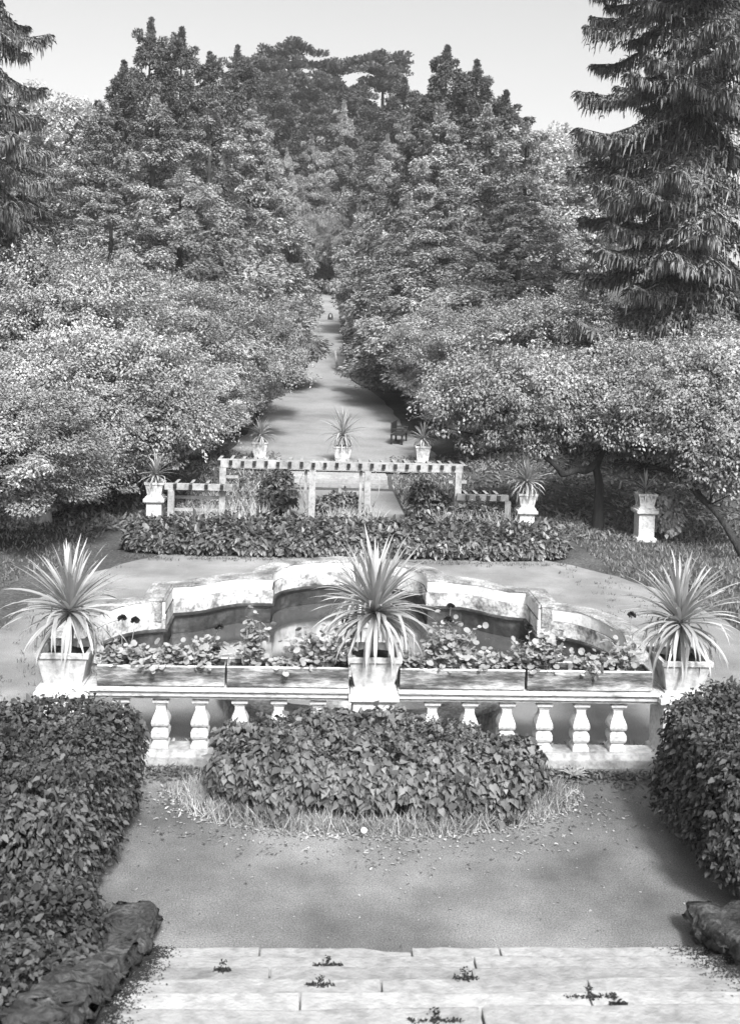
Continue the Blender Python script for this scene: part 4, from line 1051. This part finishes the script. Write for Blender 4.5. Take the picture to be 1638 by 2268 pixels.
custom_tree('tree with a black trunk whose one limb arches left and kinks upward', 1323, 1160, [(1325, 1110, 0), (1326, 1070, 0), (1318, 1030, .1), (1345, 980, .2), (1370, 930, .3)], 24.9,
            [(1130, 890, 2.3, 1.25, .6), (1330, 890, 2.1, 1.2, .8)], 71, .14, MAT['bark'], MAT['decid'],
            extra=[(.62, [(1300, 1042, 0), (1275, 1040, -.1), (1245, 1052, -.1), (1238, 1040, -.1), (1220, 1022, 0), (1190, 1000, .1), (1150, 950, .3)])])
custom_tree('pale-leaved tree with a dark leaning trunk at the right edge', 1655, 1262, [(1630, 1205, 0), (1600, 1155, .3), (1570, 1120, .8), (1530, 1070, 1.4)], 21.6,
            [(1490, 930, 1.75, .95, 2.2), (1610, 980, 1.2, 1.1, 1.0), (1580, 850, 1.8, 1.0, 2.8)], 72, .10, MAT['bark'], MAT['decid_pale'], leaf=.085,
            extra=[(.7, [(1500, 1050, 1.6), (1450, 1035, 2.0), (1420, 1040, 2.2)])])
custom_tree('pale-leaved tree with a stout pale trunk on the left lawn', 94, 1170, [(95, 1130, 0), (97, 1095, 0), (110, 1040, .1), (130, 980, .2)], 24.2,
            [(90, 930, 2.2, 1.3, .4), (300, 930, 1.9, 1.2, 2.0), (230, 830, 2.2, 1.2, 2.2)], 73, .24, MAT['bark_pale'], MAT['decid_pale'], leaf=.085)

# low bough with pale leaves in front of the tall pillar, part of nothing else: a small flowering shrub
p = at_y(1500, 1130, 22.9)
leafy_box('flowering_shrub', 'shrub with white blossom growing beside the tall pillar', 'shrub', (p.x, 23.6), (.34, .3, 1.15), 81, 1500, .09, T_LEAF, MAT['decid_pale'], 2.2, .2, core=False)

# ------------------------------------------------------------------ grass, weeds, litter (stuff)
def blades(name, P, L, W, mat, seed, lean=.35, mats=None):
    rg = np.random.default_rng(seed); n = len(P)
    D = np.stack([rg.normal(size=n) * lean, rg.normal(size=n) * lean, np.ones(n)], 1)
    az = rg.random(n) * 6.28; N = np.stack([np.cos(az), np.sin(az), .1 * np.ones(n)], 1)
    o = link(name, leaf_mesh(name, [scatter(P, D, N, L * rg.uniform(.5, 1.25, n), W, T_BLADE)]), mat)
    return tag(o, kind='stuff')
rg = np.random.default_rng(90)
n = 3600; a = rg.uniform(math.pi * .98, math.pi * 2.02, n); rr = 1 + np.abs(rg.normal(size=n)) * .10
P = np.stack([-.02 + 1.66 * rr * np.cos(a), 10.05 + .74 * rr * np.sin(a), np.zeros(n)], 1)
o = blades('grass_fringe', P, .20, .009, MAT['grass'], 91, .45); tag(o, 'pale rough grass fringing the leafy bed', 'grass')
n = 1500; a = rg.uniform(math.pi * .95, math.pi * 2.05, n); rr = 1.0 + rg.random(n) * .26
P = np.stack([-.02 + 1.70 * rr * np.cos(a), 10.05 + .76 * rr * np.sin(a), np.full(n, .012)], 1)
D = rdir(rg, n); D[:, 2] *= .3; N = rdir(rg, n) * .5 + np.array([0, 0, 1])
o = link('ground_weeds', leaf_mesh('ground_weeds', [scatter(P, D, N, .035 * rg.uniform(.5, 1.4, n), .022, T_LEAF)]), MAT['grass']); tag(o, 'small flat weeds round the leafy bed', 'weeds', kind='stuff')
# weeds along the balustrade foot
n = 1700; xw = np.concatenate([rg.uniform(1.7, 3.3, n // 2), rg.uniform(-3.2, -1.75, n // 2)]); P = np.stack([xw, 10.62 - np.abs(rg.normal(size=n)) * .16, np.full(n, .01)], 1)
P[:, 1] -= np.where(xw > 0, np.clip((xw - 1.9) * .12, 0, .3) * rg.random(n), 0)
D = rdir(rg, n); D[:, 2] = np.abs(D[:, 2]) * .6; N = rdir(rg, n) * .6 + np.array([0, 0, 1])
o = link('foot_weeds', leaf_mesh('foot_weeds', [scatter(P, D, N, .06 * rg.uniform(.5, 1.4, n), .026, T_LEAF)]), MAT['turf']); tag(o, 'straggling weeds along the foot of the balustrade', 'weeds', kind='stuff')
n = 900; P = np.stack([rg.uniform(-3.2, 3.2, n), 11.15 + np.abs(rg.normal(size=n)) * .12, np.full(n, .01)], 1); D = rdir(rg, n); D[:, 2] = np.abs(D[:, 2])
o = link('pool_side_weeds', leaf_mesh('pool_side_weeds', [scatter(P, D, rdir(rg, n) * .6 + np.array([0, 0, 1]), .06 * rg.uniform(.5, 1.4, n), .026, T_LEAF)]), MAT['grass']); tag(o, 'small weeds behind the balusters', 'weeds', kind='stuff')
# rosette weed
p = at_z(1270, 1722)
ro = thing('rosette_weed', 'flat rosette weed at the foot of the balustrade right of the bed', 'weed', (p.x, p.y, .005))
k = 12; a = np.arange(k) * 2.4; D = np.stack([np.cos(a), np.sin(a), .35 + .2 * rg.random(k)], 1)
link('leaves', leaf_mesh('leaves', [scatter(np.zeros((k, 3)), D, np.tile([0, 0, 1.0], (k, 1)), .16 + .06 * rg.random(k), .05, T_LEAF)]), MAT['ger'], ro)
# puffball
p = at_z(804, 1843, .07)
pf = thing('seed_head', 'round white seed head in the grass before the leafy bed', 'flower', (p.x, p.y, 0))
mb = MB(); mb.tube([(0, 0, 0), (.005, 0, .06)], .004, 5); mb.build('stalk', MAT['grass'], pf)
bm = bmesh.new(); bmesh.ops.create_icosphere(bm, subdivisions=3, radius=.03, matrix=Matrix.Translation((.005, 0, .085))); me = bpy.data.meshes.new('head'); bm.to_mesh(me); bm.free(); me.polygons.foreach_set('use_smooth', [True] * len(me.polygons)); link('head', me, MAT['flower_pale'], pf)
# lawns and banks
n = 26000; P = np.stack([np.where(rg.random(n) < .6, rg.uniform(5.4, 13, n), rg.uniform(-13, -5.4, n)), rg.uniform(14, 26, n), np.zeros(n)], 1)
ell = ((P[:, 0] / 6.35) ** 2 + np.where(P[:, 1] > 16.3, ((P[:, 1] - 16.3) / 6.65) ** 2, 0)) > 1; P = P[ell]; P[:, 2] = T(P[:, 0], P[:, 1])
o = blades('lawn_grass', P, .10, .03, MAT['turf'], 92, .5); tag(o, 'short rough grass of the side lawns', 'grass')
n = 24000; P = np.stack([rg.uniform(-12, 12, n), rg.uniform(23.4, 36, n), np.zeros(n)], 1); ok = (np.abs(P[:, 0]) > 1.9); P = P[ok]; P[:, 2] = T(P[:, 0], P[:, 1])
n = len(P); D = rdir(rg, n); D[:, 2] = np.abs(D[:, 2]) * .7
o = link('bank_plants', leaf_mesh('bank_plants', [scatter(P, D, rdir(rg, n) * .6 + np.array([0, -.2, 1]), .16 * rg.uniform(.5, 1.4, n), .07, T_LEAF)]), MAT['turf']); tag(o, 'low ground cover on the bank behind the pergola', 'ground cover', kind='stuff')
# fallen leaves and pebbles on the gravel
n = 12000; P = np.stack([rg.uniform(-6, 6, n), rg.uniform(7.4, 22.5, n), np.full(n, .008)], 1)
P = P[((P[:, 0] / 4.3) ** 2 + ((P[:, 1] - 15.3) / 4.6) ** 2) > 1]; n = len(P)
D = rdir(rg, n); D[:, 2] *= .15; N = rdir(rg, n) * .3 + np.array([0, 0, 1])
o = link('fallen_leaves', leaf_mesh('fallen_leaves', [scatter(P, D, N, .012 * np.exp(rg.normal(size=n) * .6), .008 * np.exp(rg.normal(size=n) * .5), T_LEAF)]), MAT['debris']); tag(o, 'fallen leaves and chips scattered on the gravel', 'litter', kind='stuff')

n = 5200; P = np.stack([rg.uniform(-4.2, 4.4, n), rg.uniform(22.6, 24.4, n), np.full(n, .02)], 1)
keep = np.sin(P[:, 0] * 2.3 + 1) + .5 * np.sin(P[:, 0] * 5.1) > -.3; P = P[keep]
o = blades('tall_grass', P, .60, .02, MAT['pale_grass'], 93, .35); tag(o, 'pale feathery grass between the low hedge and the pergola', 'grass')
for k, (xd, yd, r_) in enumerate([(725, 2139, .10), (710, 2183, .09), (492, 2150, .06), (1032, 2168, .08), (1308, 2210, .16), (965, 2262, .14), (1368, 2226, .05)]):
    kk = 1
    for c in range(1, 15):
        yq = at_z(xd, yd, c * RIS).y
        if 7.24 - c * TRD <= yq <= 7.24 - (c - 1) * TRD: kk = c
    z = kk * RIS; q = at_z(xd, yd, z); n = 160
    P = np.stack([q.x + rg.uniform(-1, 1, n) * r_, q.y + rg.normal(size=n) * .008, np.full(n, z + .006)], 1)
    P[: n // 3, 0] = q.x + rg.normal(size=n // 3) * .012; P[: n // 3, 1] = q.y + rg.uniform(-.03, .10, n // 3)
    D = rdir(rg, n); D[:, 2] = np.abs(D[:, 2]) * .25
    lb = ['dark moss tuft in the joint near the top centre of the steps', 'dark moss tuft one step below the top centre of the steps', 'dark moss at the left side of the steps', 'dark crack of moss right of the middle of the steps', 'largest dark moss patch at the right of the steps', 'dark moss tuft cut by the bottom of the picture', 'small dark moss crack beside the largest patch'][k]
    o = link('moss', leaf_mesh('moss', [scatter(P, D, rdir(rg, n), .016 * rg.uniform(.5, 1.4, n), .012, T_LEAF)]), MAT['dead_dark'])
    tag(o, lb, 'moss', 'moss in the step joints')

# ------------------------------------------------------------------ air
HZ = .0006
mb = MB(); mb.box((0, 600, 25.5), (2000, 1900, 59))
m, t, b = nodes('haze'); t.nodes.remove(b); v = t.nodes.new('ShaderNodeVolumePrincipled'); v.inputs['Color'].default_value = grey(.85); v.inputs['Density'].default_value = HZ; v.inputs['Anisotropy'].default_value = 0.2
t.links.new(v.outputs[0], t.nodes['Material Output'].inputs['Volume'])
hz = mb.build('haze', m); tag(hz, 'thin pale haze filling the garden air', 'haze', kind='stuff')

# dark flakes painting hedge shade onto the tread ends; dead leaves along the bed
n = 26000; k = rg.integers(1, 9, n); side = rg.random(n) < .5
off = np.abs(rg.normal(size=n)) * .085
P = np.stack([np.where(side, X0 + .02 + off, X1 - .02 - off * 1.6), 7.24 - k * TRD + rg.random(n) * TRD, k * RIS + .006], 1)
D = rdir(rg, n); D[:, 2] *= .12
o = link('shade_flakes', leaf_mesh('shade_flakes', [scatter(P, D, rdir(rg, n) * .2 + np.array([0, 0, 1]), .011 * np.exp(rg.normal(size=n) * .5), .009, T_LEAF)]), MAT['dead_dark']); tag(o, 'dark flakes painting hedge shade at the ends of the steps', 'shade_flakes', kind='stuff')
n = 700; a = rg.uniform(math.pi, 2 * math.pi, n); rr = 1.15 + np.abs(rg.normal(size=n)) * .35
P = np.stack([-.02 + 1.7 * rr * np.cos(a), 10.05 + .8 * rr * np.sin(a), np.full(n, .012)], 1); P = P[(P[:, 1] > 7.4) & (np.abs(P[:, 0]) < 3)]; n = len(P); D = rdir(rg, n); D[:, 2] *= .3
o = link('dead_leaves', leaf_mesh('dead_leaves', [scatter(P, D, rdir(rg, n) * .5 + np.array([0, 0, 1]), .03 * np.exp(rg.normal(size=n) * .4), .02, T_LEAF)]), MAT['debris']); tag(o, 'curled dead leaves on the ground round the bed', 'litter', kind='stuff')

n = 7000; P = np.stack([rg.uniform(-4.2, 4.2, n), rg.uniform(25.2, 32.0, n), np.zeros(n)], 1); P = P[np.abs(P[:, 0]) > 1.75]; P[:, 2] = T(P[:, 0], P[:, 1])
o = blades('slope_grass', P, .16, .03, MAT['grass'], 95, .5); tag(o, 'pale grass on the slopes beside the garden steps', 'grass')
tag(gp := link('garden_walk', (lambda mb_: mb_.add([(-1.7, 24.6, .004), (1.7, 24.6, .004), (1.7, 30.75, .004), (-1.7, 30.75, .004)], [(0, 1, 2, 3)]).mesh('garden_walk'))(MB()), MAT['path']), kind='structure')

n = 420; a = rg.random(n) * 6.283; ed_ = rg.random(n) < .5
P = np.stack([np.where(ed_, np.sign(np.cos(a)) * rg.uniform(4.2, 5.6, n), rg.uniform(-4.5, 4.5, n)), np.where(ed_, rg.uniform(12, 21, n), 20.75 - np.abs(rg.normal(size=n)) * .15), np.full(n, .004)], 1)
o = blades('weed_tufts', np.repeat(P, 6, 0) + rg.normal(size=(n * 6, 3)) * np.array([.04, .04, 0]), .07, .012, MAT['turf'], 96, .6); tag(o, 'thin weeds sprouting at the edges of the gravel', 'weeds')
